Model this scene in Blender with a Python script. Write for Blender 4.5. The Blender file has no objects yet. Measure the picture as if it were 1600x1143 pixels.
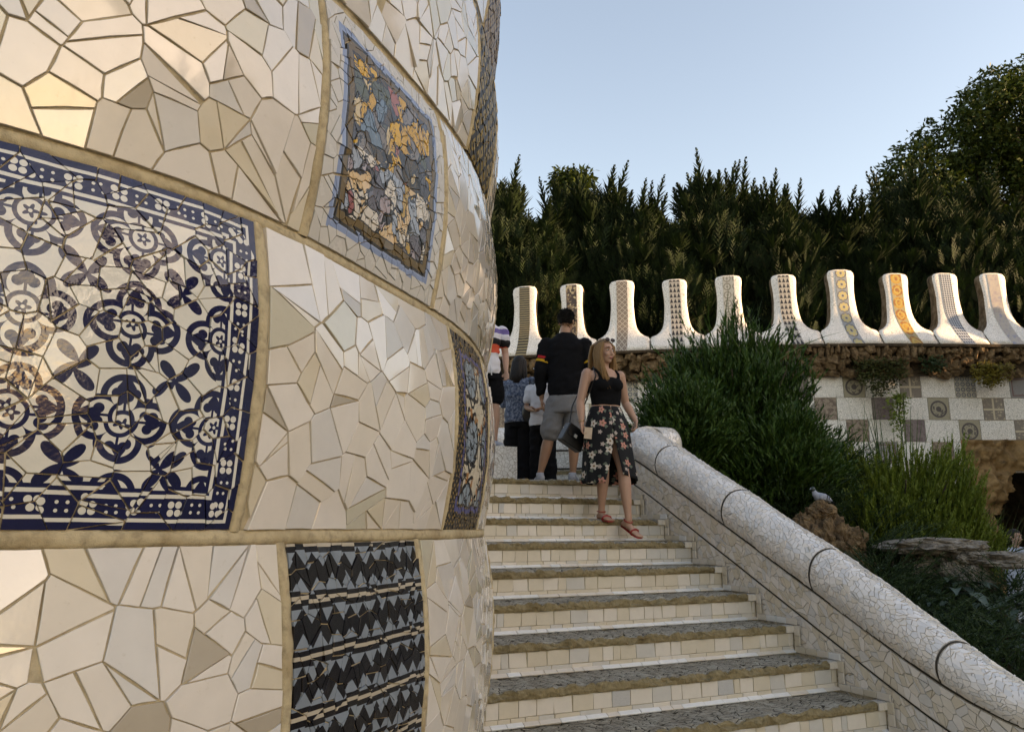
import bpy, bmesh, math, random
import numpy as np
from mathutils import Vector, Matrix, noise

# ------------------------------------------------------------------ camera, sky, sun, exposure
SC = bpy.context.scene
PITCH = math.radians(11.484)
FPX = 1250.0
cam_d = bpy.data.cameras.new('camera'); cam = bpy.data.objects.new('camera', cam_d)
SC.collection.objects.link(cam); SC.camera = cam
cam_d.sensor_width = 36.0; cam_d.lens = 36.0 * FPX / 1600.0
cam_d.clip_start = 0.05; cam_d.clip_end = 2000
cam.location = (0, 0, 0); cam.rotation_euler = (math.pi / 2 + PITCH, 0, 0)

SUN_AZ = math.radians(105)      # clockwise from the view direction
SUN_EL = math.radians(13)
world = bpy.data.worlds.new('World'); SC.world = world; world.use_nodes = True
wn = world.node_tree.nodes; wl = world.node_tree.links
sky = wn.new('ShaderNodeTexSky'); sky.sky_type = 'NISHITA'; sky.sun_disc = False
sky.sun_elevation = SUN_EL; sky.sun_rotation = SUN_AZ
sky.altitude = 100; sky.air_density = 1.0; sky.dust_density = 1.1; sky.ozone_density = 1.5
wn['Background'].inputs[1].default_value = 0.15
wl.new(sky.outputs[0], wn['Background'].inputs[0])

sun_d = bpy.data.lights.new('sun', 'SUN'); sun_d.energy = 4.0; sun_d.angle = math.radians(0.6)
sun_d.color = (1.0, 0.82, 0.58)
sun = bpy.data.objects.new('sun', sun_d); SC.collection.objects.link(sun)
_sd = Vector((math.sin(SUN_AZ) * math.cos(SUN_EL), math.cos(SUN_AZ) * math.cos(SUN_EL), math.sin(SUN_EL)))
sun.rotation_euler = _sd.to_track_quat('Z', 'Y').to_euler(); sun.location = _sd * 60
SC.view_settings.view_transform = 'Standard'; SC.view_settings.look = 'None'
SC.view_settings.exposure = 1.72; SC.view_settings.gamma = 1.0
SC.view_settings.use_curve_mapping = False
SC.view_settings.use_white_balance = True; SC.view_settings.white_balance_temperature = 9300; SC.view_settings.white_balance_tint = 19

SC.cycles.max_bounces = 6; SC.cycles.diffuse_bounces = 3; SC.cycles.glossy_bounces = 3; SC.cycles.transmission_bounces = 2; SC.cycles.transparent_max_bounces = 4
SC.cycles.use_denoising = True
RNG = random.Random(7)
COL = SC.collection

# ------------------------------------------------------------------ projection (only for choosing which pieces show largest)
_c, _s = math.cos(PITCH), math.sin(PITCH)
def proj(P):
    d = P[1] * _c + P[2] * _s
    if d < 0.05: return (-9999, -9999, d)
    return (800 + FPX * P[0] / d, 571.5 - FPX * (-P[1] * _s + P[2] * _c) / d, d)
def at_y(x, y, Y):
    u = (x - 800) / FPX; v = -(y - 571.5) / FPX
    r = Vector((u, _c - v * _s, _s + v * _c)); return r * (Y / r.y)

# ------------------------------------------------------------------ object helpers
def link(name, me, parent=None):
    o = bpy.data.objects.new(name, me); COL.objects.link(o)
    if parent is not None:
        o.parent = parent; o.matrix_parent_inverse = WM.get(parent.name, Matrix.Identity(4)).inverted()
    return o
WM = {}
def empty(name, loc=(0, 0, 0)):
    o = bpy.data.objects.new(name, None); COL.objects.link(o); o.location = loc
    o.empty_display_size = 0.1
    WM[o.name] = Matrix.Translation(loc); return o
def tag(o, label=None, cat=None, group=None, kind=None):
    if label: o['label'] = label
    if cat: o['category'] = cat
    if group: o['group'] = group
    if kind: o['kind'] = kind
    return o
def mesh(name, V, F, mats, fm=None, smooth=False, uv=None):
    me = bpy.data.meshes.new(name); me.from_pydata([tuple(v) for v in V], [], F)
    for m in (mats if isinstance(mats, (list, tuple)) else [mats]): me.materials.append(m)
    if fm is not None: me.polygons.foreach_set('material_index', fm)
    if smooth: me.polygons.foreach_set('use_smooth', [True] * len(me.polygons))
    if uv is not None:      # uv: list per vertex
        l = me.uv_layers.new(name='UVMap')
        idx = np.zeros(len(me.loops), dtype=np.int32); me.loops.foreach_get('vertex_index', idx)
        l.data.foreach_set('uv', np.asarray(uv, dtype=np.float32)[idx].ravel())
    return me
def add(name, V, F, mats, parent=None, **k):
    return link(name, mesh(name, V, F, mats, **k), parent)
class MB:
    """collects shapes into ONE mesh"""
    def __init__(s): s.V = []; s.F = []; s.M = []; s.UV = []
    def put(s, V, F, m=0, uv=None):
        b = len(s.V); s.V += [tuple(v) for v in V]; s.F += [tuple(i + b for i in f) for f in F]
        s.M += [m] * len(F) if isinstance(m, int) else list(m)
        s.UV += list(uv) if uv is not None else [(0, 0)] * len(V)
    def build(s, name, mats, parent=None, smooth=False, uv=False):
        return add(name, s.V, s.F, mats, parent, fm=s.M, smooth=smooth, uv=s.UV if uv else None)
def box(x0, x1, y0, y1, z0, z1):
    V = [(x0,y0,z0),(x1,y0,z0),(x1,y1,z0),(x0,y1,z0),(x0,y0,z1),(x1,y0,z1),(x1,y1,z1),(x0,y1,z1)]
    return V, [(0,3,2,1),(4,5,6,7),(0,1,5,4),(1,2,6,5),(2,3,7,6),(3,0,4,7)]
def grid(nu, nv, fn, flip=False):
    V = [fn(i / nu, j / nv) for j in range(nv + 1) for i in range(nu + 1)]
    F = []
    for j in range(nv):
        for i in range(nu):
            a = j * (nu + 1) + i; q = (a, a + 1, a + nu + 2, a + nu + 1)
            F.append(q[::-1] if flip else q)
    return V, F
def tube(pts, rad, n=8, cap=True, side=(1, 0, 0), rad2=None, round_end=False):
    """loft of rings along pts; rad = radius along `side`, rad2 = across it"""
    pts = [Vector(p) for p in pts]; rad2 = rad2 or rad
    if round_end:
        t0 = (pts[0] - pts[1]).normalized(); t1 = (pts[-1] - pts[-2]).normalized()
        ra, rb = min(rad[0], rad2[0]), min(rad[-1], rad2[-1])
        pts = [pts[0] + t0 * ra * .95, pts[0] + t0 * ra * .6] + pts + [pts[-1] + t1 * rb * .6, pts[-1] + t1 * rb * .95]
        rad = [rad[0] * .3, rad[0] * .8] + list(rad) + [rad[-1] * .8, rad[-1] * .3]
        rad2 = [rad2[0] * .3, rad2[0] * .8] + list(rad2) + [rad2[-1] * .8, rad2[-1] * .3]
    V = []; F = []; S = Vector(side)
    for i, p in enumerate(pts):
        t = (pts[min(i + 1, len(pts) - 1)] - pts[max(i - 1, 0)]).normalized()
        a = S - t * S.dot(t)
        if a.length < 1e-4: a = Vector((0, 1, 0)) - t * t.y
        a.normalize(); b = t.cross(a)
        for k in range(n):
            th = 2 * math.pi * k / n
            V.append(p + a * rad[i] * math.cos(th) + b * rad2[i] * math.sin(th))
    for i in range(len(pts) - 1):
        for k in range(n):
            F.append((i*n+k, i*n+(k+1) % n, (i+1)*n+(k+1) % n, (i+1)*n+k))
    if cap:
        F.append(tuple(range(n))[::-1]); F.append(tuple((len(pts)-1)*n+k for k in range(n)))
    return V, F
def ellipsoid(c, r, nu=14, nv=10, fn=None):
    V = []; F = []; c = Vector(c)
    for j in range(nv + 1):
        ph = math.pi * j / nv
        for i in range(nu):
            th = 2 * math.pi * i / nu
            d = Vector((math.sin(ph) * math.cos(th), math.sin(ph) * math.sin(th), math.cos(ph)))
            k = fn(d) if fn else 1.0
            V.append(c + Vector((d.x * r[0], d.y * r[1], d.z * r[2])) * k)
    for j in range(nv):
        for i in range(nu):
            F.append((j*nu+i, (j+1)*nu+i, (j+1)*nu+(i+1) % nu, j*nu+(i+1) % nu))
    return V, F
def copy_tree(o, parent=None, loc=None, rz=None, scale=None):
    c = o.copy(); COL.objects.link(c); c.parent = parent
    if loc is not None: c.location = loc
    if rz is not None: c.rotation_euler = (0, 0, rz)
    if scale is not None: c.scale = scale
    for ch in list(o.children): copy_tree(ch, c)
    return c
def fbm(p, o=4):
    return noise.fractal(Vector(p), 1.0, 2.0, o)

# ------------------------------------------------------------------ node expression helper
class X:
    def __init__(s, nt, sock): s.nt = nt; s.k = sock
    def _op(s, op, *o, clamp=False):
        n = s.nt.nodes.new('ShaderNodeMath'); n.operation = op; n.use_clamp = clamp
        for i, q in enumerate((s,) + o):
            if isinstance(q, X): s.nt.links.new(q.k, n.inputs[i])
            else: n.inputs[i].default_value = float(q)
        return X(s.nt, n.outputs[0])
    def __add__(s, o): return s._op('ADD', o)
    __radd__ = __add__
    def __sub__(s, o): return s._op('SUBTRACT', o)
    def __rsub__(s, o): return s._op('MULTIPLY', -1)._op('ADD', o)
    def __mul__(s, o): return s._op('MULTIPLY', o)
    __rmul__ = __mul__
    def __truediv__(s, o): return s._op('DIVIDE', o)
    def __lt__(s, o): return s._op('LESS_THAN', o)
    def __gt__(s, o): return s._op('GREATER_THAN', o)
    def __or__(s, o): return s._op('MAXIMUM', o)
    def __and__(s, o): return s._op('MINIMUM', o)
    def inv(s): return s._op('MULTIPLY_ADD', -1, 1)
    def abs(s): return s._op('ABSOLUTE')
    def fract(s): return s._op('FRACT')
    def floor(s): return s._op('FLOOR')
    def sin(s): return s._op('SINE')
    def cos(s): return s._op('COSINE')
    def pow(s, o): return s._op('POWER', o)
    def atan2(s, o): return s._op('ARCTAN2', o)
def length(a, b): return (a * a + b * b)._op('SQRT')
class Mat:
    def __init__(s, name, rough=.5, spec=.5, metal=0.0):
        s.m = bpy.data.materials.new(name); s.m.use_nodes = True; s.nt = s.m.node_tree
        s.b = s.nt.nodes['Principled BSDF']; s.b.inputs['Roughness'].default_value = rough
        s.b.inputs['Specular IOR Level'].default_value = spec; s.b.inputs['Metallic'].default_value = metal
    def node(s, t, **k):
        n = s.nt.nodes.new(t)
        for a, b in k.items(): setattr(n, a, b)
        return n
    def set(s, inp, v):
        if isinstance(v, X): s.nt.links.new(v.k, s.b.inputs[inp])
        elif isinstance(v, tuple): s.b.inputs[inp].default_value = (*v[:3], 1)
        elif hasattr(v, 'links'): s.nt.links.new(v, s.b.inputs[inp])
        else: s.b.inputs[inp].default_value = v
    def uv(s):
        t = s.node('ShaderNodeUVMap'); q = s.node('ShaderNodeSeparateXYZ'); s.nt.links.new(t.outputs[0], q.inputs[0])
        return X(s.nt, q.outputs[0]), X(s.nt, q.outputs[1])
    def coord(s, kind='Object', scale=(1, 1, 1)):
        t = s.node('ShaderNodeTexCoord'); mp = s.node('ShaderNodeMapping')
        mp.inputs['Scale'].default_value = scale
        s.nt.links.new(t.outputs[kind], mp.inputs[0]); return mp.outputs[0]
    def geo_pos(s, scale=(1, 1, 1)):
        t = s.node('ShaderNodeNewGeometry'); mp = s.node('ShaderNodeMapping')
        mp.inputs['Scale'].default_value = scale
        s.nt.links.new(t.outputs['Position'], mp.inputs[0]); return mp.outputs[0]
    def island(s):
        t = s.node('ShaderNodeNewGeometry'); return X(s.nt, t.outputs['Random Per Island'])
    def objrand(s):
        t = s.node('ShaderNodeObjectInfo'); return X(s.nt, t.outputs['Random'])
    def noise(s, vec, scale, detail=4, rough=.55, dist=0):
        n = s.node('ShaderNodeTexNoise'); s.nt.links.new(vec, n.inputs['Vector'])
        n.inputs['Scale'].default_value = scale; n.inputs['Detail'].default_value = detail
        n.inputs['Roughness'].default_value = rough; n.inputs['Distortion'].default_value = dist
        return X(s.nt, n.outputs['Fac'])
    def voro(s, vec, scale, feature='F1', rnd=1.0, dim='3D'):
        n = s.node('ShaderNodeTexVoronoi', feature=feature, voronoi_dimensions=dim)
        s.nt.links.new(vec, n.inputs['Vector']); n.inputs['Scale'].default_value = scale
        n.inputs['Randomness'].default_value = rnd; return n
    def mix(s, fac, a, b):
        n = s.node('ShaderNodeMix', data_type='RGBA')
        for i, q in ((0, fac), (6, a), (7, b)):
            if isinstance(q, X): s.nt.links.new(q.k, n.inputs[i])
            elif isinstance(q, tuple): n.inputs[i].default_value = (*q[:3], 1)
            elif hasattr(q, 'links'): s.nt.links.new(q, n.inputs[i])
            else: n.inputs[i].default_value = q
        return n.outputs[2]
    def ramp(s, fac, stops, const=False):
        n = s.node('ShaderNodeValToRGB'); r = n.color_ramp
        if const: r.interpolation = 'CONSTANT'
        while len(r.elements) < len(stops): r.elements.new(.5)
        for e, (p, c) in zip(r.elements, stops): e.position = p; e.color = (*c, 1)
        s.nt.links.new(fac.k if isinstance(fac, X) else fac, n.inputs[0]); return n.outputs[0]
    def bump(s, h, strength=.3, dist=.01):
        n = s.node('ShaderNodeBump'); n.inputs['Strength'].default_value = strength; n.inputs['Distance'].default_value = dist
        s.nt.links.new(h.k if isinstance(h, X) else h, n.inputs['Height']); s.nt.links.new(n.outputs[0], s.b.inputs['Normal'])
def simple(name, c, rough=.6, spec=.4, var=.15, scale=20, bump=0, bd=.004, c2=None):
    m = Mat(name, rough, spec); v = m.coord('Object')
    n = m.noise(v, scale)
    c2 = c2 or tuple(q * (1 - var * 2) for q in c)
    m.set('Base Color', m.ramp(n, [(.3, c2), (.7, c)]))
    if bump: m.bump(n, bump, bd)
    return m.m
# ------------------------------------------------------------------ materials
def glaze(name, c, rough=.16, wav=.05):
    m = Mat(name, rough, .55); v = m.geo_pos()
    n = m.noise(v, 26, 3); f = m.noise(v, 320, 2); st = m.noise(v, 90, 5, .7)
    col = m.mix(n, tuple(q * .9 for q in c), tuple(min(1, q * 1.05) for q in c))
    col = m.mix((st._op('SUBTRACT', .62)) * 2.2 & 1.0 | 0.0, col, (c[0] * .62, c[1] * .55, c[2] * .42))
    m.set('Base Color', col)
    m.set('Roughness', f * .10 + (rough - .05) + st * .08)
    m.b.inputs['Coat Weight'].default_value = .8; m.b.inputs['Coat Roughness'].default_value = .04; m.b.inputs['Coat IOR'].default_value = 1.6
    m.bump(n * 1.0 + f * .015, wav, .02); return m.m
WHITE_TILES = [glaze('glazed_tile_white', (.68, .61, .54)), glaze('glazed_tile_warm_white', (.65, .57, .48)),
               glaze('glazed_tile_cream', (.61, .52, .39)), glaze('glazed_tile_pale_grey', (.60, .56, .52)),
               glaze('glazed_tile_tan', (.40, .335, .255)), glaze('glazed_tile_olive_white', (.54, .49, .38))]
def pick_white(r=None):
    r = r or RNG; q = r.random()
    return 0 if q < .36 else 1 if q < .64 else 3 if q < .80 else 2 if q < .90 else 5 if q < .95 else 4
STAIR_TILES = [glaze('stair_tile_white', (.71, .63, .54), .26), glaze('stair_tile_cream', (.64, .55, .43), .26),
               glaze('stair_tile_grey', (.58, .54, .49), .26), glaze('stair_tile_bluish', (.50, .48, .46), .24),
               glaze('stair_tile_bright', (.80, .79, .77), .2)]
def cement(name, c, dark=.55, bump=.5, sc=60):
    m = Mat(name, .9, .2); v = m.geo_pos()
    n = m.noise(v, sc, 6, .65); big = m.noise(v, 7, 4, .6); fine = m.noise(v, 600, 2)
    col = m.ramp(n, [(.25, tuple(q * dark for q in c)), (.5, c), (.75, tuple(min(1, q * 1.15) for q in c))])
    col = m.mix((big - .5) * 2.5 & 1.0 | 0.0, col, (c[0] * .42, c[1] * .33, c[2] * .2))
    m.set('Base Color', col); m.bump(n + fine * .5, bump, .004); return m.m
GROUT = cement('sandy_cement_joint', (.46, .37, .235))
GROUT_FINE = cement('mortar_between_tiles', (.44, .36, .24), .65)
MORTAR_PALE = cement('pale_mortar_of_the_balustrade', (.56, .51, .44), .75)
DARK_JOINT = cement('dark_mortar_joint', (.055, .045, .035))

def blue_pattern(W, H):
    m = Mat('blue_and_cream_ornament_glaze', .14, .6); u, v = m.uv()
    P = .118
    cx = ((u + .02) / P).fract() - .5; cy = ((v + .045) / P).fract() - .5
    ax, ay = cx.abs(), cy.abs(); mx, mn = ax | ay, ax & ay
    d = length(mx - .235, mn) - .2
    cr = length(cx, cy); th = cy.atan2(cx); out = cr > .165
    ring = (d.abs() < .036) & out
    cring = (cr - .142).abs() < .023
    fl = (cr < (th * 5).cos() * .022 + .06) & (cr > .02)
    leaf = ((mx - .325).abs() / .115 + mn / .075) < 1
    leaf = leaf | (length(mx - .262, mn - .070) < .056) | (((mx - .215).abs() < .05) & (mn < .014))
    dx, dy = ax.inv() - .5, ay.inv() - .5
    rr = length(dx, dy); s2 = dx * dy * 2 / (rr * rr + 1e-5)
    corner = (rr < s2.pow(2.0) * .25 + .035) & (d > .045)
    dark = ring | cring | fl | (leaf & out) | corner
    de = (u & (u * -1 + W)) & (v & (v * -1 + H))
    vert = (u & (u * -1 + W)) < (v & (v * -1 + H))
    al = vert * v + vert.inv() * u
    fx = ((al / .056).fract() - .5) * .056; fy = de - .027
    flor = (length(fx.abs() - .0052, fy.abs() - .0052) < .0046) & (length(fx, fy) > .0026)
    dots = length(fx.abs() - .022, fy.abs() - .005) < .0022
    lines = ((de - .011).abs() < .0024) | ((de - .043).abs() < .0026)
    bc = (flor | dots | lines).inv()
    border = de < .051
    dark = border * bc + border.inv() * dark
    g = m.geo_pos(); n = m.noise(g, 14, 4); w = m.noise(g, 220, 3)
    navy = m.mix(n, (.004, .004, .020), (.010, .012, .062)); cream = m.mix(n, (.54, .51, .44), (.66, .63, .57))
    m.set('Base Color', m.mix(dark, cream, navy)); m.set('Roughness', w * .15 + .05); m.bump(m.noise(g, 45, 3), .12, .01)
    return m.m
def zigzag_pattern():
    m = Mat('black_and_grey_blue_zigzag_glaze', .2, .28); u, v = m.uv()
    R, T = .083, .043
    fv = (v / R).fract(); w = (fv - .28) / .72
    tri = ((u / T).fract() * 2 - 1).abs(); tri2 = ((u / T + .5).fract() * 2 - 1).abs()
    up = w < tri.inv() * .40; dn = w.inv() < tri2.inv() * .40
    zone = fv > .28
    blue = (up | dn) & zone; line = (fv > .11) & (fv < .185)
    g = m.geo_pos(); n = m.noise(g, 30, 4)
    c = m.mix(blue, (.008, .006, .007), m.mix(n, (.13, .155, .18), (.24, .275, .31)))
    c = m.mix(line, c, (.40, .34, .26))
    m.set('Base Color', c); m.set('Roughness', n * .2 + .12); m.bump(m.noise(g, 45, 3), .12, .01); return m.m
def figured_pattern(W, H):
    m = Mat('ochre_grey_and_blue_painted_glaze', .28, .4); u, v = m.uv()
    cv = m.node('ShaderNodeCombineXYZ'); m.nt.links.new(u.k, cv.inputs[0]); m.nt.links.new(v.k, cv.inputs[1])
    nz = m.node('ShaderNodeTexNoise'); m.nt.links.new(cv.outputs[0], nz.inputs['Vector']); nz.inputs['Scale'].default_value = 16
    wm = m.node('ShaderNodeMix', data_type='VECTOR'); wm.inputs[0].default_value = .09
    m.nt.links.new(cv.outputs[0], wm.inputs[4]); m.nt.links.new(nz.outputs['Color'], wm.inputs[5])
    vo = m.voro(wm.outputs[1], 24); ve = m.voro(wm.outputs[1], 24, 'DISTANCE_TO_EDGE')
    q = m.node('ShaderNodeSeparateColor'); m.nt.links.new(vo.outputs['Color'], q.inputs[0])
    top = m.ramp(X(m.nt, q.outputs[0]), [(0, (.07, .045, .02)), (.12, (.62, .34, .03)), (.36, (.19, .165, .15)), (.50, (.55, .42, .24)),
                 (.62, (.07, .07, .085)), (.70, (.55, .30, .04)), (.86, (.34, .12, .10)), (.91, (.13, .19, .25)), (.96, (.09, .10, .07))], True)
    bot = m.ramp(X(m.nt, q.outputs[0]), [(0, (.62, .43, .24)), (.26, (.30, .34, .40)), (.40, (.60, .54, .47)), (.56, (.12, .11, .13)),
                 (.66, (.34, .28, .3)), (.8, (.45, .27, .06)), (.93, (.30, .10, .1))], True)
    body = m.mix((v > .2), bot, top)
    ln = X(m.nt, ve.outputs['Distance']) < .05
    sw = (m.noise(wm.outputs[1], 38, 2) - .5).abs() < .012
    body = m.mix((ln | sw), body, (.02, .016, .014))
    de = (u & (u * -1 + W)) & (v & (v * -1 + H))
    n = m.noise(cv.outputs[0], 18)
    fr = m.ramp(de / .075, [(0, (.52, .49, .45)), (.48, (.20, .26, .40)), (.60, (.26, .32, .46)), (.64, (.03, .025, .02)), (.72, (.14, .09, .035)), (.92, (.03, .022, .016))], True)
    m.set('Base Color', m.mix(de < .072, body, fr)); m.set('Roughness', n * .2 + .16); m.bump(m.noise(cv.outputs[0], 40, 3), .12, .01); return m.m
def medallion_pattern(W, H):
    m = Mat('black_gold_and_pale_blue_medallion_glaze', .38, .35); u, v = m.uv()
    P = .15
    cx = ((u - .03) / P).fract() - .5; cy = ((v + .02) / P).fract() - .5; r = length(cx, cy); th = cy.atan2(cx)
    disc = r < .34; ringb = ((r - .34).abs() < .035) | ((r - .12).abs() < .02) | (((th * 4).sin().abs() < .25) & disc)
    petal = ((th * 7).sin() * .05 + .44 - r).abs() < .035
    c = m.mix(disc, (.50, .44, .34), (.22, .27, .31)); c = m.mix(ringb | petal, c, (.012, .010, .010))
    org = (r > .36) & ((th * 8).sin() > .6) & (r < .5) & (cy > .1)
    c = m.mix(org, c, (.33, .14, .04))
    de = (u & (u * -1 + W)) & (v & (v * -1 + H)); b = (de < .058)
    chk = (((u + v) / .02).fract() > .5) & (((u - v) / .02).fract() > .5)
    bc = m.mix(chk, (.016, .012, .012), (.26, .17, .06))
    bc = m.mix((de > .04) & (de < .05), bc, (.08, .08, .20))
    m.set('Base Color', m.mix(b, c, bc)); m.bump(m.noise(m.geo_pos(), 45, 3), .12, .01); return m.m
def lattice_pattern(name, ca, cb, P=.045, lw=.1):
    m = Mat(name, .45, .3); u, v = m.uv()
    a = ((u + v) / P).fract() - .5; b = ((u - v) / P).fract() - .5
    ln = (a.abs() < lw) | (b.abs() < lw) | ((a.abs() > .38) & (b.abs() > .38))
    n = m.noise(m.geo_pos(), 40)
    m.set('Base Color', m.mix(ln, m.mix(n, tuple(q * .7 for q in ca), ca), cb)); return m.m

def trencadis(name, c, scale, joint=(.42, .37, .31), rough=.3, lw=.045):
    """far white mosaic whose pieces are too small to pick apart"""
    m = Mat(name, rough, .5); g = m.geo_pos()
    vo = m.voro(g, scale); e = X(m.nt, m.voro(g, scale, 'DISTANCE_TO_EDGE').outputs['Distance'])
    q = m.node('ShaderNodeSeparateColor'); m.nt.links.new(vo.outputs['Color'], q.inputs[0])
    k = X(m.nt, q.outputs[0])
    big = m.noise(g, 1.6, 4)
    col = m.ramp(k, [(0, tuple(x * .90 for x in c)), (.5, c), (1, tuple(min(1, x * 1.05) for x in c))])
    col = m.mix((big - .52) * 1.6 & 1.0 | 0.0, col, tuple(x * y for x, y in zip(c, (.72, .66, .56))))
    m.set('Base Color', m.mix(e < lw, col, joint)); m.bump((e & .12) * 2 + k * .25, .5, .01)
    return m.m
FAR_WHITE = trencadis('fine_white_mosaic', (.82, .75, .69), 26)
LOW_WHITE = trencadis('white_mosaic_of_low_wall', (.74, .71, .66), 24)

def rock(name, c1, c2, sc=6, dark=(.03, .022, .015), rough=.9):
    m = Mat(name, rough, .25); v = m.geo_pos()
    n = m.noise(v, sc, 8, .65); f = m.noise(v, sc * 7, 6, .7); e = X(m.nt, m.voro(v, sc * 2.2).outputs['Distance'])
    col = m.ramp(n, [(.28, dark), (.45, c1), (.62, c2), (.8, c1)])
    col = m.mix((f - .55) * 3 & 1.0 | 0.0, col, dark)
    m.set('Base Color', col); m.bump(n * .6 + f * .5 + e * .4, .9, .03); return m.m
ROCK_BROWN = rock('brown_rubble_stone', (.14, .085, .045), (.27, .175, .095), 9)
ROCK_GREY = rock('weathered_grey_rock', (.18, .15, .12), (.36, .31, .26), 9)
ROCK_GROTTO = rock('ochre_grotto_rock', (.20, .11, .045), (.33, .19, .085), 4.5)
ROCK_DARK = rock('dark_rubble_backing', (.05, .034, .02), (.10, .065, .04), 5)
def tread_mat():
    m = Mat('worn_grey_tread_stone', .88, .25); v = m.geo_pos((1, 1, 1))
    n = m.noise(v, 9, 8, .7); f = m.noise(v, 70, 6, .7)
    vs = m.geo_pos((6, 14, 6)); cr = X(m.nt, m.voro(vs, 2.2, 'DISTANCE_TO_EDGE').outputs['Distance'])
    col = m.ramp(n, [(.3, (.24, .20, .15)), (.5, (.38, .335, .265)), (.7, (.48, .44, .36))])
    col = m.mix((f - .5) * 2.4 & 1.0 | 0.0, col, (.10, .08, .055))
    m.set('Base Color', m.mix(cr < .035, col, (.05, .04, .028))); m.bump(n + f * .7 + (cr & .1) * 4, .9, .012); return m.m
TREAD_TOP = tread_mat()
TREAD_FRONT = cement('brown_crumbling_nosing', (.26, .20, .11), .5, .9, 45)
SOIL = simple('dark_garden_soil', (.05, .036, .022), .95, .1, .3, 5, .8, .05)
PAVING = cement('pale_paving', (.34, .30, .24), .7, .3, 8)
GROUND = cement('gravel_ground', (.30, .26, .20), .7, .4, 12)

def leaf_mat(name, c, c2, rough=.5, trans=.25):
    m = Mat(name, rough, .22); r = m.island(); o = m.objrand(); n = m.noise(m.geo_pos(), 1.7, 3)
    col = m.mix(r, c, c2); col = m.mix(n * .6, col, tuple(q * .55 for q in c))
    m.set('Base Color', col)
    t = m.node('ShaderNodeBsdfTranslucent'); m.nt.links.new(col, t.inputs[0])
    mx = m.node('ShaderNodeMixShader'); mx.inputs[0].default_value = trans
    m.nt.links.new(m.b.outputs[0], mx.inputs[1]); m.nt.links.new(t.outputs[0], mx.inputs[2])
    m.nt.links.new(mx.outputs[0], m.nt.nodes['Material Output'].inputs[0]); return m.m
LEAF_CYPRESS = leaf_mat('cypress_foliage', (.005, .013, .004), (.020, .038, .008), .75, .15)
LEAF_TREE = leaf_mat('broad_tree_leaves', (.022, .042, .008), (.065, .088, .014), .55, .25)
LEAF_ROSE = leaf_mat('dark_shrub_needles', (.018, .055, .011), (.085, .15, .026), .45, .15)
LEAF_LIGHT = leaf_mat('light_shrub_needles', (.105, .155, .02), (.23, .275, .045), .45, .25)
LEAF_FERN = leaf_mat('dark_ground_foliage', (.018, .040, .014), (.055, .09, .03), .45, .2)
LEAF_BROAD = leaf_mat('fleshy_grey_green_leaves', (.05, .08, .055), (.10, .14, .10), .4, .1)
LEAF_GRASS = leaf_mat('grass_blades', (.035, .055, .014), (.09, .11, .035), .45, .3)
LEAF_HANG = leaf_mat('trailing_plant_leaves', (.035, .045, .012), (.10, .10, .03), .5, .25)
LEAF_YELLOW = leaf_mat('yellow_green_trailing_leaves', (.16, .13, .02), (.28, .21, .04), .5, .3)
BARK = rock('bark', (.07, .05, .035), (.13, .10, .07), 12)
# ------------------------------------------------------------------ broken-tile tools
def clip(poly, a, b, c):            # keep a*x + b*y <= c
    out = []; n = len(poly)
    for i in range(n):
        p, q = poly[i], poly[(i + 1) % n]
        dp = a * p[0] + b * p[1] - c; dq = a * q[0] + b * q[1] - c
        if dp <= 0: out.append(p)
        if (dp < 0 < dq) or (dq < 0 < dp):
            t = dp / (dp - dq); out.append((p[0] + (q[0] - p[0]) * t, p[1] + (q[1] - p[1]) * t))
    return out
def area(p):
    return .5 * sum(p[i][0] * p[(i + 1) % len(p)][1] - p[(i + 1) % len(p)][0] * p[i][1] for i in range(len(p)))
def inset(poly, g):
    n = len(poly); out = list(poly)
    for i in range(n):
        p, q = poly[i], poly[(i + 1) % n]; ex, ey = q[0] - p[0], q[1] - p[1]; L = math.hypot(ex, ey)
        if L < 1e-6: continue
        nx, ny = ey / L, -ex / L
        out = clip(out, nx, ny, nx * p[0] + ny * p[1] - g * (g and RNG.uniform(.5, 1.7)))
        if len(out) < 3: return []
    return out
def rough_edge(p, j=.0011):
    out = []
    for i in range(len(p)):
        a, b = p[i], p[(i + 1) % len(p)]; L = math.hypot(b[0] - a[0], b[1] - a[1]); out.append(a)
        if L > .022 and len(p) < 8:
            t = RNG.uniform(.35, .65); d = RNG.uniform(-1, .35) * j; out.append((a[0] + (b[0] - a[0]) * t + (b[1] - a[1]) / L * d, a[1] + (b[1] - a[1]) * t - (b[0] - a[0]) / L * d))
    return out
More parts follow.
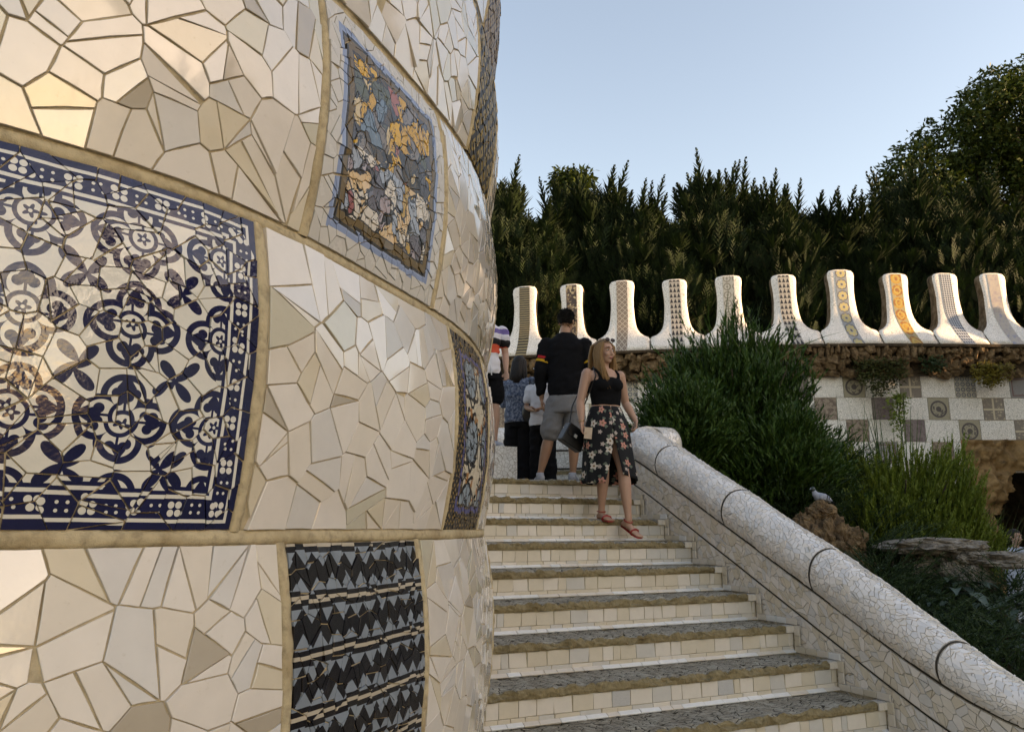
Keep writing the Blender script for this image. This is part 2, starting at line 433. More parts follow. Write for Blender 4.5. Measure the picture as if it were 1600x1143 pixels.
def shatter(u0, u1, v0, v1, size, split=.3, rnd=.95, keep=None):
    """irregular shards (cells of a jittered grid, some broken in two) filling a rectangle"""
    nx = max(1, round((u1 - u0) / size)); ny = max(1, round((v1 - v0) / (size * .92)))
    dx, dy = (u1 - u0) / nx, (v1 - v0) / ny
    pt = {}
    for j in range(ny):
        for i in range(nx):
            if RNG.random() < .1 and nx * ny > 8: continue
            pt[i, j] = (u0 + (i + .5 + .5 * (j % 2 - .5) + RNG.uniform(-.5, .5) * rnd) * dx, v0 + (j + .5 + RNG.uniform(-.5, .5) * rnd) * dy)
    res = []
    for (i, j), c in pt.items():
        poly = [(u0, v0), (u1, v0), (u1, v1), (u0, v1)]
        for b in range(-3, 4):
            for a in range(-3, 4):
                o = pt.get((i + a, j + b))
                if o is None or o is c: continue
                nx_, ny_ = o[0] - c[0], o[1] - c[1]
                poly = clip(poly, nx_, ny_, nx_ * (o[0] + c[0]) / 2 + ny_ * (o[1] + c[1]) / 2)
                if len(poly) < 3: break
            if len(poly) < 3: break
        if len(poly) < 3 or area(poly) < 1e-6: continue
        todo = [poly]
        if RNG.random() < split or area(poly) > 1.7 * size * size:
            th = RNG.uniform(0, math.pi); a, b = math.cos(th), math.sin(th)
            mx = sum(p[0] for p in poly) / len(poly) + RNG.uniform(-.12, .12) * size; my = sum(p[1] for p in poly) / len(poly) + RNG.uniform(-.12, .12) * size
            todo = [clip(poly, a, b, a * mx + b * my), clip(poly, -a, -b, -a * mx - b * my)]
        more = []
        for p in todo:
            if len(p) >= 3 and area(p) > .55 * size * size and RNG.random() < split * .6:
                i = RNG.randrange(len(p)); j = (i + 2 + RNG.randrange(max(1, len(p) - 3))) % len(p); A, B = p[i], p[j]; a, b = B[1] - A[1], A[0] - B[0]; c = a * A[0] + b * A[1]
                more += [clip(p, a, b, c), clip(p, -a, -b, -c)]
            else: more.append(p)
        for p in more:
            if len(p) >= 3 and area(p) > .04 * size * size: res.append(p)
    return res
def shard(poly, surf, thick=.004, bev=.0012, tilt=.02, jit=0.0, uvo=(0, 0)):
    """one flat tile piece lying on surf(u, v) -> (point, normal)"""
    cu = sum(p[0] for p in poly) / len(poly); cv = sum(p[1] for p in poly) / len(poly)
    P, n = surf(cu, cv); top = P + n * thick
    nn = (n + Vector((RNG.gauss(0, tilt), RNG.gauss(0, tilt), RNG.gauss(0, tilt)))).normalized()
    B = []; T0 = []; T1 = []
    for p in poly:
        b = surf(*p)[0]; d = (top - b).dot(nn) / max(.3, n.dot(nn))
        t = b + n * d; B.append(b - n * .003); T0.append(t - n * bev * .8)
        e = top - t; L = e.length; T1.append(t + e * min(.3, bev / max(L, 1e-5)))
    k = len(poly); V = B + T0 + T1; F = [tuple(range(2 * k, 3 * k))]
    for i in range(k):
        j = (i + 1) % k
        F.append((k + i, k + j, 2 * k + j, 2 * k + i)); F.append((i, j, k + j, k + i))
    a = RNG.gauss(0, jit * 6); ou, ov = RNG.gauss(0, jit), RNG.gauss(0, jit)
    uv = [(cu - uvo[0] + (p[0] - cu) * math.cos(a) - (p[1] - cv) * math.sin(a) + ou, cv - uvo[1] + (p[0] - cu) * math.sin(a) + (p[1] - cv) * math.cos(a) + ov) for p in poly] * 3
    return V, F, uv
def screen_area(V, F):
    q = [proj(V[i]) for i in F[0]]
    x = sum(p[0] for p in q) / len(q); y = sum(p[1] for p in q) / len(q)
    if q[0][2] < .1: return 0
    a = abs(area([(p[0], p[1]) for p in q]))
    if x < -15 or x > 1615 or y < -15 or y > 1160: return a * 1e-6
    return a
def place(pieces, mats, name, rest_name, limit, root):
    """pieces = [(V, F, uv, mat_index, parent)]: the ones that show largest become objects, the rest one mesh"""
    pieces = sorted(pieces, key=lambda p: -screen_area(p[0], p[1]))
    rest = MB()
    for i, (V, F, uv, mi, par) in enumerate(pieces):
        if i < limit and screen_area(V, F) > .05: 
            add(name, V, F, mats[mi], par, uv=uv)
        else: rest.put(V, F, mi, uv)
    if rest.V:
        tag(rest.build(rest_name, mats, root, uv=True), kind='stuff')

# ------------------------------------------------------------------ near mosaic wall
_pl = [(-2.6, .10), (-1.9, .22), (-1.3, .42), (-.95, .62), (-.76, .765), (-.619, .892), (-.540, .962), (-.432, 1.095), (-.348, 1.262), (-.268, 1.47), (-.179, 1.722),
       (-.125, 1.93), (-.098, 2.16), (-.092, 2.40), (-.12, 2.68), (-.19, 2.96), (-.32, 3.28), (-.62, 3.93), (-1.06, 4.85), (-2.0, 6.83), (-3.2, 9.34), (-4.4, 11.85)]
def catmull(pts, step=.01):
    out = []
    P = [Vector((*p, 0)) for p in pts]; P = [P[0] * 2 - P[1]] + P + [P[-1] * 2 - P[-2]]
    for i in range(1, len(P) - 2):
        a, b, c, d = P[i-1], P[i], P[i+1], P[i+2]; n = max(2, int((c - b).length / step))
        for k in range(n):
            t = k / n
            out.append(.5 * ((2*b) + (c-a)*t + (2*a-5*b+4*c-d)*t*t + (3*b-a-3*c+d)*t**3))
    out.append(P[-2]); return out
class Plan:
    def __init__(s, pts, step=.01, smooth=0):
        q = catmull(pts, step)
        for _ in range(smooth):
            q = [q[0]] + [(q[i-1] + q[i]*2 + q[i+1]) / 4 for i in range(1, len(q)-1)] + [q[-1]]
        s.q = q; s.L = [0.0]
        for a, b in zip(q, q[1:]): s.L.append(s.L[-1] + (b - a).length)
        s.La = np.array(s.L); s.len = s.L[-1]
    def at(s, u):
        i = int(np.searchsorted(s.La, u)) - 1; i = max(0, min(len(s.q) - 2, i))
        t = (u - s.L[i]) / max(1e-9, s.L[i+1] - s.L[i])
        p = s.q[i].lerp(s.q[i+1], t)
        a = s.q[max(0, i - 3)]; b = s.q[min(len(s.q) - 1, i + 4)]; d = (b - a).normalized()
        return p, Vector((d.y, -d.x, 0))        # point, normal on the right-hand side
    def s_near(s, x, y):
        d = [(p.x - x)**2 + (p.y - y)**2 for p in s.q]; return s.L[int(np.argmin(d))]
WALL = Plan(_pl, .01, 60)
ROWS = [-1.66, -1.09, -.545, -.012, .463, .94, 1.42, 1.90, 2.38]
def bulge(z):
    for a, b in zip(ROWS, ROWS[1:]):
        if a <= z <= b:
            t = (z - a) / (b - a); top = .004 * max(0, z)
            return .034 * math.sin(math.pi * t) ** .75 * (1.0 + .25 * (t - .5)) + top * 2
    return 0.0
def wall_surf(off=0.0):
    def f(u, z):
        p, n = WALL.at(u); d = bulge(z); e = .006
        dz = (bulge(min(2.37, z + e)) - bulge(max(-1.65, z - e))) / (2 * e)
        nn = Vector((n.x, n.y, -dz * .8)).normalized()
        return Vector((p.x, p.y, z)) + n * (d + off), nn
    return f
S0 = WALL.s_near(-.398, 1.155)      # right edge of the blue panel
def su(x, y): return WALL.s_near(x, y)
mosaic_wall = empty('mosaic_wall', (-.3, 1.5, -1.66))
tag(mosaic_wall, 'tall curved wall of broken white tiles and patterned panels in the left foreground', 'wall')
WS = wall_surf()
u_end = WALL.len - .02
# cement bed: the whole face, with back and top
us = list(np.arange(.02, su(-.32, 3.28), .02)) + list(np.arange(su(-.32, 3.28), u_end, .12)) + [u_end]
zs = []
for a, b in zip(ROWS, ROWS[1:]):
    zs += [a, a + .012] + [a + .012 + (b - a - .024) * t for t in (.08, .2, .35, .5, .65, .8, .92)] + [b - .012]
zs.append(ROWS[-1])
V = []; F = []; nz = len(zs)
for u in us:
    for z in zs:
        p = WS(u, z)[0]; V.append(p)
for i in range(len(us) - 1):
    for j in range(nz - 1):
        F.append((i*nz+j, (i+1)*nz+j, (i+1)*nz+j+1, i*nz+j+1))
b0 = len(V)
for u in us:
    p, n = WALL.at(u)
    V += [Vector((p.x, p.y, ROWS[-1])) - n * .0 + Vector((0, 0, .05)), Vector((p.x, p.y, ROWS[-1] + .05)) - n * .32, Vector((p.x, p.y, -1.66)) - n * .32]
for i in range(len(us) - 1):
    a, b = b0 + 3 * i, b0 + 3 * (i + 1)
    F += [(i*nz+nz-1, (i+1)*nz+nz-1, b, a), (a, b, b+1, a+1), (a+1, b+1, b+2, a+2)]
add('cement_bed', V, F, GROUT_FINE, mosaic_wall, smooth=True)

# panels: u-boundaries of every row around the part in view; c = patterned panel
U = lambda x, y: su(x, y)
sA0, sA1 = U(-.357, 1.240), U(-.200, 1.655)
sC0, sC1 = U(-.354, 1.245), U(-.188, 1.690)
sB0, sB1, sB2 = U(-.398, 1.155), U(-.160, 1.785), U(-.094, 2.12)
sD0, sD1 = U(-.132, 1.90), U(-.094, 2.23)
sEnd = su(-.32, 3.28)
W_ = .475
ROWDEF = {2: [(.6, sA0 - 1.2, 'w'), (sA0 - 1.2, sA0 - .73, 'lat'), (sA0 - .73, sA0, 'w'), (sA0, sA1, 'zig'), (sA1, sA1 + .73, 'w'), (sA1 + .73, sEnd, 'lat')],
          3: [(.6, sB0 - W_, 'w'), (sB0 - W_, sB0, 'blue'), (sB0, sB1, 'w'), (sB1, sB2, 'med'), (sB2, sEnd, 'w')],
          4: [(.6, sC0 - 1.2, 'w'), (sC0 - 1.2, sC0 - .73, 'lat'), (sC0 - .73, sC0, 'w'), (sC0, sC1, 'fig'), (sC1, sC1 + .73, 'w'), (sC1 + .73, sEnd, 'lat')],
          5: [(.6, sD0 - 1.2, 'w'), (sD0 - 1.2, sD0 - .73, 'lat'), (sD0 - .73, sD0, 'w'), (sD0, sD1, 'gold'), (sD1, sEnd, 'w')],
          6: [(.6, sC0 - .3, 'w'), (sC0 - .3, sC0 + .17, 'lat'), (sC0 + .17, sC1 + .4, 'w'), (sC1 + .4, sEnd, 'lat')],
          1: [(.6, sB0 - W_, 'w'), (sB0 - W_, sB0, 'lat'), (sB0, sB1, 'w'), (sB1, sEnd, 'lat')],
          0: [(.6, sEnd, 'w')], 7: [(.6, sEnd, 'w')]}
PH = .475
PAT = {'blue': (blue_pattern(W_ - .024, ROWS[4] - ROWS[3] - .024), 'blue_ornament_panel', 'blue_tile_fragment', .034),
       'zig': (zigzag_pattern(), 'zigzag_panel', 'zigzag_tile_fragment', .032),
       'fig': (figured_pattern(sC1 - sC0 - .024, ROWS[5] - ROWS[4] - .024), 'painted_panel', 'painted_tile_fragment', .030),
       'med': (medallion_pattern(sB2 - sB1 - .024, ROWS[4] - ROWS[3] - .024), 'medallion_panel', 'medallion_tile_fragment', .030),
       'gold': (lattice_pattern('gold_and_black_lattice_glaze', (.30, .20, .05), (.02, .014, .008), .06, .16), 'gold_lattice_panel', 'gold_tile_fragment', .034),
       'lat': (lattice_pattern('brown_lattice_glaze', (.35, .26, .16), (.05, .03, .03)), 'brown_lattice_panel', 'brown_tile_fragment', .045)}
PLABEL = {'blue': 'navy and cream ornament tiles with a floret border', 'zig': 'black panel with rows of grey-blue triangles', 'fig': 'ochre and grey painted panel framed in blue',
          'med': 'black, gold and cream panel with round medallions', 'gold': 'gold and black lattice panel'}
white = []; col = {k: [] for k in PAT}
def strip_mesh(u0, u1, z0, z1, off, name, m, parent, uv0=None):
    n = max(2, int((u1 - u0) / .03)); k = max(2, int((z1 - z0) / .04))
    sf = wall_surf(off)
    V, F = grid(n, k, lambda a, b: sf(u0 + (u1 - u0) * a, z0 + (z1 - z0) * b)[0])
    return add(name, V, F, m, parent, smooth=True)
J = .011
for r, defs in ROWDEF.items():
    z0, z1 = ROWS[r] + J, ROWS[r + 1] - J
    for (a, b, kind) in defs:
        if b - a < .05: continue
        vis = r in (2, 3, 4, 5)
        a += J; b -= J
        if kind == 'w':
            bed = strip_mesh(a, b, z0, z1, .0015, 'white_panel', GROUT_FINE, mosaic_wall)
            big = [p for p in shatter(a, b, z0, z1, .066 if r < 4 else .060, .5)] if True else []
            for p in big:
                p = rough_edge(inset(p, .0009))
                if len(p) < 3 or area(p) < 2e-4: continue
                cu = sum(q[0] for q in p) / len(p)
                if a < cu < b:
                    V, F, uv = shard(p, WS, .0042, .0008, .045 if RNG.random() < .16 else .015)
                    white.append((V, F, uv, pick_white(), bed))
        else:
            m, pn, fn, sz = PAT[kind]
            bed = strip_mesh(a, b, z0, z1, .0015, pn, GROUT_FINE, mosaic_wall)
            if kind in PLABEL: bed['label'] = PLABEL[kind]
            for p in shatter(a, b, z0, z1, sz, .22, 1.0):
                p = inset(p, .0007)
                if len(p) < 3 or area(p) < 5e-5: continue
                V, F, uv = shard(p, WS, .0045, .0006, .034, .0026, (a, z0))
                col[kind].append((V, F, uv, 0, bed))
place(white, WHITE_TILES, 'white_tile', 'remaining_white_tiles', 300, mosaic_wall)
for k in PAT:
    place(col[k], [PAT[k][0]], PAT[k][2], 'remaining_' + PAT[k][2] + 's', 280 if k != 'lat' else 0, mosaic_wall)
# raised sandy cement joints between the panels
def joint_h(u0, u1, z, name):
    n = int((u1 - u0) / .012); V = []; F = []; prof = [(-.0120, -.004), (-.0105, .003), (-.006, .0060), (0, .0070), (.006, .0055), (.0105, .003), (.0120, -.004)]
    for i in range(n + 1):
        u = u0 + (u1 - u0) * i / n
        p, nn = WALL.at(u); w = 1 + .22 * fbm((u * 9, z, 3))
        for dz, o in prof:
            o2 = o + .0025 * fbm((u * 60, z * 9 + dz * 90, 1.0)) + .004
            q = Vector((p.x, p.y, z + dz * w)) + nn * o2; V.append(q)
    m = len(prof)
    for i in range(n):
        for k in range(m - 1): F.append((i*m+k, (i+1)*m+k, (i+1)*m+k+1, i*m+k+1))
    add(name, V, F, GROUT, mosaic_wall, smooth=True)
def joint_v(u, z0, z1, name):
    n = int((z1 - z0) / .012); V = []; F = []; prof = [(-.0120, -.004), (-.0095, .004), (-.005, .0065), (0, .0072), (.005, .006), (.0095, .004), (.0120, -.004)]
    for i in range(n + 1):
        z = z0 + (z1 - z0) * i / n; w = 1 + .2 * fbm((u * 9, z * 9, 7))
        for du, o in prof:
            p, nn = WALL.at(u + du * w)
            V.append(Vector((p.x, p.y, z)) + nn * (bulge(z) + o + .0025 * fbm((u * 60 + du * 90, z * 60, 2.0))))
    m = len(prof)
    for i in range(n):
        for k in range(m - 1): F.append((i*m+k, i*m+k+1, (i+1)*m+k+1, (i+1)*m+k))
    add(name, V, F, GROUT, mosaic_wall, smooth=True)
for z in ROWS[1:-1]: joint_h(.3, sEnd, z, 'cement_joint')
for r, defs in ROWDEF.items():
    for (a, b, kind) in defs[1:]:
        if .3 < a < sEnd - .1: joint_v(a, ROWS[r] + .008, ROWS[r + 1] - .008, 'cement_joint')
# ------------------------------------------------------------------ staircase
P0 = Vector((2.149, 5.597, -.904)); AZ = math.radians(25.536)
EA = Vector((-math.sin(AZ), math.cos(AZ), 0)); EW = Vector((math.cos(AZ), math.sin(AZ), 0))   # up the stairs / to the right
TR, RI = .368, .187; NOSE = .050
def st(a, l, z): return Vector((P0.x, P0.y, 0)) + EA * a + EW * l + Vector((0, 0, z))
K0, K1 = -4, 7
def znose(k): return P0.z + RI * k                 # underside of the nosing of step k
def slope_z(a): return P0.z + RI * a / TR
ground = add('ground', *grid(1, 1, lambda a, b: (-300 + 600 * a, -300 + 600 * b, -1.66)), GROUND)
tag(ground, kind='structure')
landing = empty('landing', st(4, -1, znose(K1) + NOSE)); landing['kind'] = 'structure'
zl = znose(K1) + NOSE
mb = MB()
mb.put([st(2.9, -5.2, zl - .004), st(2.9, .9, zl - .004), st(14, 3, zl - .004), st(14, -5.2, zl - .004)], [(0, 1, 2, 3)])
mb.build('landing_paving', PAVING, landing)

stairs = empty('staircase', st(0, -1, -1.66))
tag(stairs, 'stone staircase with white tiled risers and crumbling brown nosings climbing behind the wall', 'staircase')
LL = -3.9
def nosing(k, l1, parent):
    a0 = TR * k - .022; a1 = TR * (k + 1) + .02; zb = znose(k); L = l1 - LL
    LN = -3.05; L = l1 - LN; nu = 330; prof = []
    # cross-section points (along, height) from lower front edge over the top to the back
    base = [(a0 + .006, zb), (a0 + .001, zb + .012), (a0, zb + .026), (a0 + .003, zb + .040), (a0 + .014, zb + NOSE - .001), (a0 + .05, zb + NOSE), (a0 + .12, zb + NOSE + .001), (a0 + .2, zb + NOSE), (a0 + .29, zb + NOSE), (a1, zb + NOSE)]
    V = []; F = []; M = []
    n = len(base)
    for i in range(nu + 1):
        l = LN + L * i / nu
        for j, (a, z) in enumerate(base):
            p = st(a, l, z); q = Vector((l * 7 + k * 3.1, a * 10, z * 14))
            d = fbm(q * 1.5, 5)
            e = .016 if j < 5 else .009
            chip = max(0, noise.noise(Vector((l * 9 + k * 11, 3.3, 0))) - .12) * .07 if 2 <= j <= 5 else 0
            cr = noise.voronoi(Vector((l * 7 + k * 5, a * 9, 0)))[0]; crack = .011 * max(0, 1 - (cr[1] - cr[0]) / .10) if j >= 3 else 0
            p = p + EA * (d * e * (1 if j < 5 else 0) + chip) + Vector((0, 0, fbm(q * 2.1 + Vector((9, 1, 4)), 5) * (e if j else .002) - chip * .35 - crack))
            V.append(p)
    for i in range(nu):
        for j in range(n - 1):
            F.append((i*n+j, i*n+j+1, (i+1)*n+j+1, (i+1)*n+j)[::-1]); M.append(1 if j < 4 else 0)
    return add('nosing', V, F, [TREAD_TOP, TREAD_FRONT], parent, fm=M, smooth=False)
def tile_box(c, eu, ev, en, hu0, hu1, hv0, hv1, th, slant=0):
    """a flat tile: lower edge hu0..hu1 at hv0, upper edge the same at hv1, with bevel"""
    b = .0018
    o = [(hu0, hv0), (hu1, hv0 + slant * .3), (hu1 + slant, hv1), (hu0 + slant * .6, hv1)]
    cu = (hu0 + hu1) / 2; cv = (hv0 + hv1) / 2
    B = [c + eu * x + ev * y - en * .002 for x, y in o]; T0 = [c + eu * x + ev * y + en * (th - b * .8) for x, y in o]
    t1 = RNG.gauss(0, .012); t2 = RNG.gauss(0, .012)
    T1 = [c + eu * (x + math.copysign(b, cu - x)) + ev * (y + math.copysign(b, cv - y)) + en * (th + (x - cu) * t1 + (y - cv) * t2) for x, y in o]
    V = B + T0 + T1; F = [(8, 9, 10, 11)]
    for i in range(4):
        j = (i + 1) % 4; F += [(4+i, 4+j, 8+j, 8+i), (i, j, 4+j, 4+i)]
    return V, F
big_t = []; thin_t = []
UP = Vector((0, 0, 1))
for k in range(K0, K1 + 1):
    zb = znose(k); zt = zb - (RI - NOSE) if k > K0 else -1.66      # riser from the tread below to the nosing
    l1 = .0
    bed_m = MB()
    a = TR * k
    bed_m.put([st(a, LL, zt - .02), st(a, l1 + .02, zt - .02), st(a, l1 + .02, zb + .004), st(a, LL, zb + .004),
               st(a + TR + .06, LL, zt - .02), st(a + TR + .06, l1 + .02, zt - .02), st(a + TR + .06, l1 + .02, zb + .004), st(a + TR + .06, LL, zb + .004)],
              [(0, 1, 2, 3), (5, 4, 7, 6), (3, 2, 6, 7), (1, 5, 6, 2), (4, 0, 3, 7)])
    step = bed_m.build('step', GROUT_FINE, stairs)
    nosing(k, l1 - .085, step)
    hb = RI - NOSE
    c0 = st(a, 0, zb); en = -EA
    # big squarish tiles
    l = LL + RNG.uniform(0, .1)
    while l < l1 - .004:
        w = RNG.choice([.05, .075, .10, .115, .12, .13, .145]) * RNG.uniform(.9, 1.1); w = min(w, l1 - .003 - l)
        if w > .02:
            V, F = tile_box(c0, EW, UP, en, l, l + w - .0035, -.088, -.004, .006, RNG.gauss(0, .0035))
            q = RNG.random(); mi = 0 if q < .46 else 1 if q < .78 else 2 if q < .95 else 3
            big_t.append((V, F, None, mi, step))
        l += w
    # thin course below, then the slanted course that meets the tread
    for (v0, v1, th, nlo, mset) in ((-.116, -.091, .007, 0, (0, 1, 1, 2)), (-hb + .002, -.119, .011, 1, (4, 4, 0))):  # slanted course mostly takes the brightest tile: reflected sky put into its colour
        l = LL + RNG.uniform(0, .1)
        while l < l1 - .004:
            w = RNG.uniform(.07, .17); w = min(w, l1 - .003 - l)
            if w > .015:
                if nlo:
                    s_ = .034
                    V, F = tile_box(st(a, 0, zb - hb + .004) - EA * s_, EW, (EA * s_ + UP * .017).normalized(), (UP * s_ - EA * .017).normalized(), l, l + w - .003, .001, .037, .006)
                else:
                    V, F = tile_box(c0, EW, UP, en, l, l + w - .003, v0 + RNG.uniform(-.001, .001), v1, th, RNG.gauss(0, .003))
                thin_t.append((V, F, None, RNG.choice(mset), step))
            l += w
    # end border beside the nosing: small tiles
    for (x0, x1) in ((-.083, -.043), (-.041, -.004)):
        V, F = tile_box(st(a - .02, 0, zb), EW, UP, en, x0, x1, .001, .045, .008)
        big_t.append((V, F, None, 0, step))
        V, F = tile_box(st(a - .014, 0, zb + NOSE - .006), EW, EA, UP, x0, x1, .001, .06, .006)
        big_t.append((V, F, None, 3, step))
place([(V, F, [(0, 0)] * len(V), m, p) for V, F, u, m, p in big_t], STAIR_TILES, 'riser_tile', 'remaining_riser_tiles', 290, stairs)
place([(V, F, [(0, 0)] * len(V), m, p) for V, F, u, m, p in thin_t], STAIR_TILES, 'border_tile', 'remaining_border_tiles', 290, stairs)

# ------------------------------------------------------------------ balustrade: swept mosaic wall with a fat rounded coping
balu = empty('balustrade', st(0, .2, -1.66))
tag(balu, 'white mosaic balustrade with fat rounded coping sweeping down beside the stairs', 'balustrade')
_bp = []        # (plan point, nosing-line height)
def _b(a, l, z): v = st(a, l, 0); _bp.append((v.x, v.y, z))
a_top = 2.36
for i in range(9):           # curl to the right at the top
    t = math.pi / 2 * (1 - i / 8.0); R = .30
    _b(a_top + R * math.sin(t), R * (1 - math.cos(t)), slope_z(a_top) + .02 * math.sin(t))
_bp.insert(0, tuple((Vector(_bp[0]) + EW * .12)[:2]) + (_bp[0][2],)); _bp.insert(0, tuple((Vector(_bp[0]) + EW * .12)[:2]) + (_bp[0][2],))
a = a_top - .15
while a > -.95: _b(a, 0, slope_z(a)); a -= .15
zlow = -1.64
for i in range(1, 13):       # lower end sweeps out to the right and levels
    t = math.pi / 2 * i / 12; R = 1.35
    aa = -.95 - R * math.sin(t) * .80; ll = R * (1 - math.cos(t)) * .95
    z = slope_z(-.95) + (zlow - slope_z(-.95)) * math.sin(t)
    _b(aa, ll, z)
for i in range(1, 14): _b(-.95 - 1.35 * .80, 1.35 * .95 + .15 * i, zlow)
class Sweep:
    def __init__(s, pts):
        q = [Vector(p) for p in pts]
        for _ in range(6): q = [q[0]] + [(q[i-1] + q[i]*2 + q[i+1]) / 4 for i in range(1, len(q)-1)] + [q[-1]]
        s.q = q; s.L = [0]
        for a, b in zip(q, q[1:]): s.L.append(s.L[-1] + math.hypot(b.x - a.x, b.y - a.y))
        s.len = s.L[-1]; s.La = np.array(s.L)
    def at(s, u):
        i = max(0, min(len(s.q) - 2, int(np.searchsorted(s.La, u)) - 1)); t = (u - s.L[i]) / (s.L[i+1] - s.L[i])
        p = s.q[i].lerp(s.q[i+1], t)
        def dr(j):
            a, b = s.q[max(0, j-1)], s.q[min(len(s.q)-1, j+1)]; return Vector((b.x-a.x, b.y-a.y, 0)).normalized()
        d = dr(i).lerp(dr(i+1), t).normalized()
        return p, Vector((-d.y, d.x, 0))         # point on the inner foot line, direction to the outside (right of the stairs)
BS = Sweep(_bp)
_p, _o = BS.at(BS.len * .4)
if _o.dot(EW) < 0:
    _at = BS.at
    BS.at = lambda u: (lambda r: (r[0], -r[1]))(_at(u))
def bsurf(o, h):             # offset, height above the nosing line
    def f(u): 
        p, d = BS.at(u); return p + d * o + Vector((0, 0, h))
    return f
COP = []
for i in range(25):
    th = math.radians(212 - 244 * i / 24); COP.append((.195 + .212 * math.cos(th), .495 + .185 * math.sin(th)))
copL = [0]
for p, q in zip(COP, COP[1:]): copL.append(copL[-1] + math.hypot(q[0]-p[0], q[1]-p[1]))
def cop_surf(u, v):
    i = max(0, min(23, int(np.searchsorted(copL, v)) - 1)); t = (v - copL[i]) / (copL[i+1] - copL[i])
    o = COP[i][0] + (COP[i+1][0] - COP[i][0]) * t; h = COP[i][1] + (COP[i+1][1] - COP[i][1]) * t
    p, d = BS.at(u); no = (COP[i+1][1] - COP[i][1]), -(COP[i+1][0] - COP[i][0]); L = math.hypot(*no)
    kq = 1 - .42 * max(0, min(1, (u - 3.3) / .9)); kq = kq if h > .4 else 1.0
    h = .4 + (h - .4) * kq
    p2, _ = BS.at(min(BS.len, u + .02)); p1, _ = BS.at(max(0, u - .02)); tg = (p2 - p1).normalized()
    n = (d * (-no[0] / L) + UP * (-no[1] / L)); n = n if n.dot(d * (o - .195) + UP * (h - .495)) > 0 else -n
    n = (n - tg * n.dot(tg)).normalized()
    return p + d * o + UP * h + n * (.012 * noise.noise(Vector((u * 1.7, v * 2.5, 1))) + .005 * noise.noise(Vector((u * 6, v * 7, 4)))), n
def face_surf(u, v):
    p, d = BS.at(u); return p + UP * v + d * (.012 + .003 * noise.noise(Vector((u * 4, v * 5, 2)))), -d
nU = int(BS.len / .06)
V, F = grid(nU, 24, lambda a, b: cop_surf(a * BS.len, b * copL[-1])[0] - cop_surf(a * BS.len, b * copL[-1])[1] * .004)
add('coping', V, F, MORTAR_PALE, balu, smooth=True)
hs = [(.018, -.9), (.018, .155), (.018, .395), (.03, .415), (.37, .415), (.385, .2), (.40, -1.4)]
V = []; F = []
for i in range(nU + 1):
    p, d = BS.at(BS.len * i / nU)
    for o, h in hs: V.append(p + d * o + UP * h)
m = len(hs)
for i in range(nU):
    for k in range(m - 1): F.append((i*m+k, (i+1)*m+k, (i+1)*m+k+1, i*m+k+1))
core = add('wall_core', V, F, MORTAR_PALE, balu)
V = [cop_surf(0.0, v)[0] for v in np.linspace(0, copL[-1], 20)] + [BS.at(0)[0] + BS.at(0)[1] * .4 - UP * .8, BS.at(0)[0] - UP * .8]
add('end_cap', V, [tuple(range(len(V)))], LOW_WHITE, balu)
def groove(v, w, name):
    V = []; F = []
    for i in range(nU + 1):
        p, d = BS.at(BS.len * i / nU)
        V += [p + UP * (v - w) + d * .0095, p + UP * (v + w) + d * .0095]
    for i in range(nU): F.append((2*i, 2*i+2, 2*i+3, 2*i+1))
    add(name, V, F, DARK_JOINT, balu)
groove(.155, .005, 'joint'); groove(.398, .007, 'joint')
uA = 1.9; uB = BS.len - .3
cuts = []
for (x, y) in ((1026, 739), (1132, 818), (1268, 919), (1466, 1069)):
    best = min((abs(proj(BS.at(u)[0] + UP * .40)[0] - x), u) for u in np.arange(1.0, BS.len - 1, .02)); cuts.append(best[1])
cuts = sorted(cuts); print('coping cuts', cuts, BS.len)
edges = [.02] + cuts + [uB + .2]
cop_p = []
for a, b in zip(edges, edges[1:]):
    for p in shatter(a + .009, b - .009, .012, copL[-1] - .05, .037, .25):
        p = inset(p, .0016)
        if len(p) < 3 or area(p) < 6e-5: continue
        V, F, uv = shard(p, cop_surf, .003, .0008, .02); cop_p.append((V, F, uv, RNG.choice((0, 0, 0, 1, 3, 3)), balu))
for c in cuts:
    V, F = grid(1, 30, lambda a, b: (lambda r: r[0] + r[1] * .0015)(cop_surf(c - .006 + .012 * a, .0 + copL[-1] * b)))
    add('joint', V, F, DARK_JOINT, balu)
BAL_TILES = [glaze('coping_tile_white', (.82, .745, .685), .3), glaze('coping_tile_warm', (.77, .68, .59), .3), glaze('coping_tile_cream', (.70, .60, .48), .3), glaze('coping_tile_grey', (.70, .655, .62), .28)]
place(cop_p, BAL_TILES, 'coping_tile', 'remaining_coping_tiles', 290, balu)
face_p = []
for (v0, v1) in ((-.42, .146), (.164, .386)):
    for p in shatter(.05, uB, v0, v1, .054, .35):
        p = inset(p, .0016)
        if len(p) < 3 or area(p) < 1e-4: continue
        V, F, uv = shard(p, face_surf, .005, .0009, .012)
        face_p.append((V, F, uv, RNG.choice((0, 1, 1, 2, 2, 3)), core))
place(face_p, BAL_TILES, 'wall_tile', 'remaining_wall_tiles', 290, balu)
# stepped skirting of tiles on the balustrade face along every tread and riser
skm = MB()
for k in range(K0, K1):
    zt = znose(k) + NOSE; a0 = TR * k - .02
    for i in range(4):
        V, F = tile_box(st(a0 + .10 * i - .03, -.0065, zt), EA, UP, -EW, .0, .096, .004, .046, .008); skm.put(V, F, RNG.choice((0, 0, 4, 1)))
    for i in range(2):
        V, F = tile_box(st(a0 - .05, -.0065, zt - RI + .05 + i * .07), EA, UP, -EW, .0, .045, .0, .066, .008); skm.put(V, F, RNG.choice((0, 1)))
skm.build('skirting_tiles', STAIR_TILES, balu)['kind'] = 'stuff'
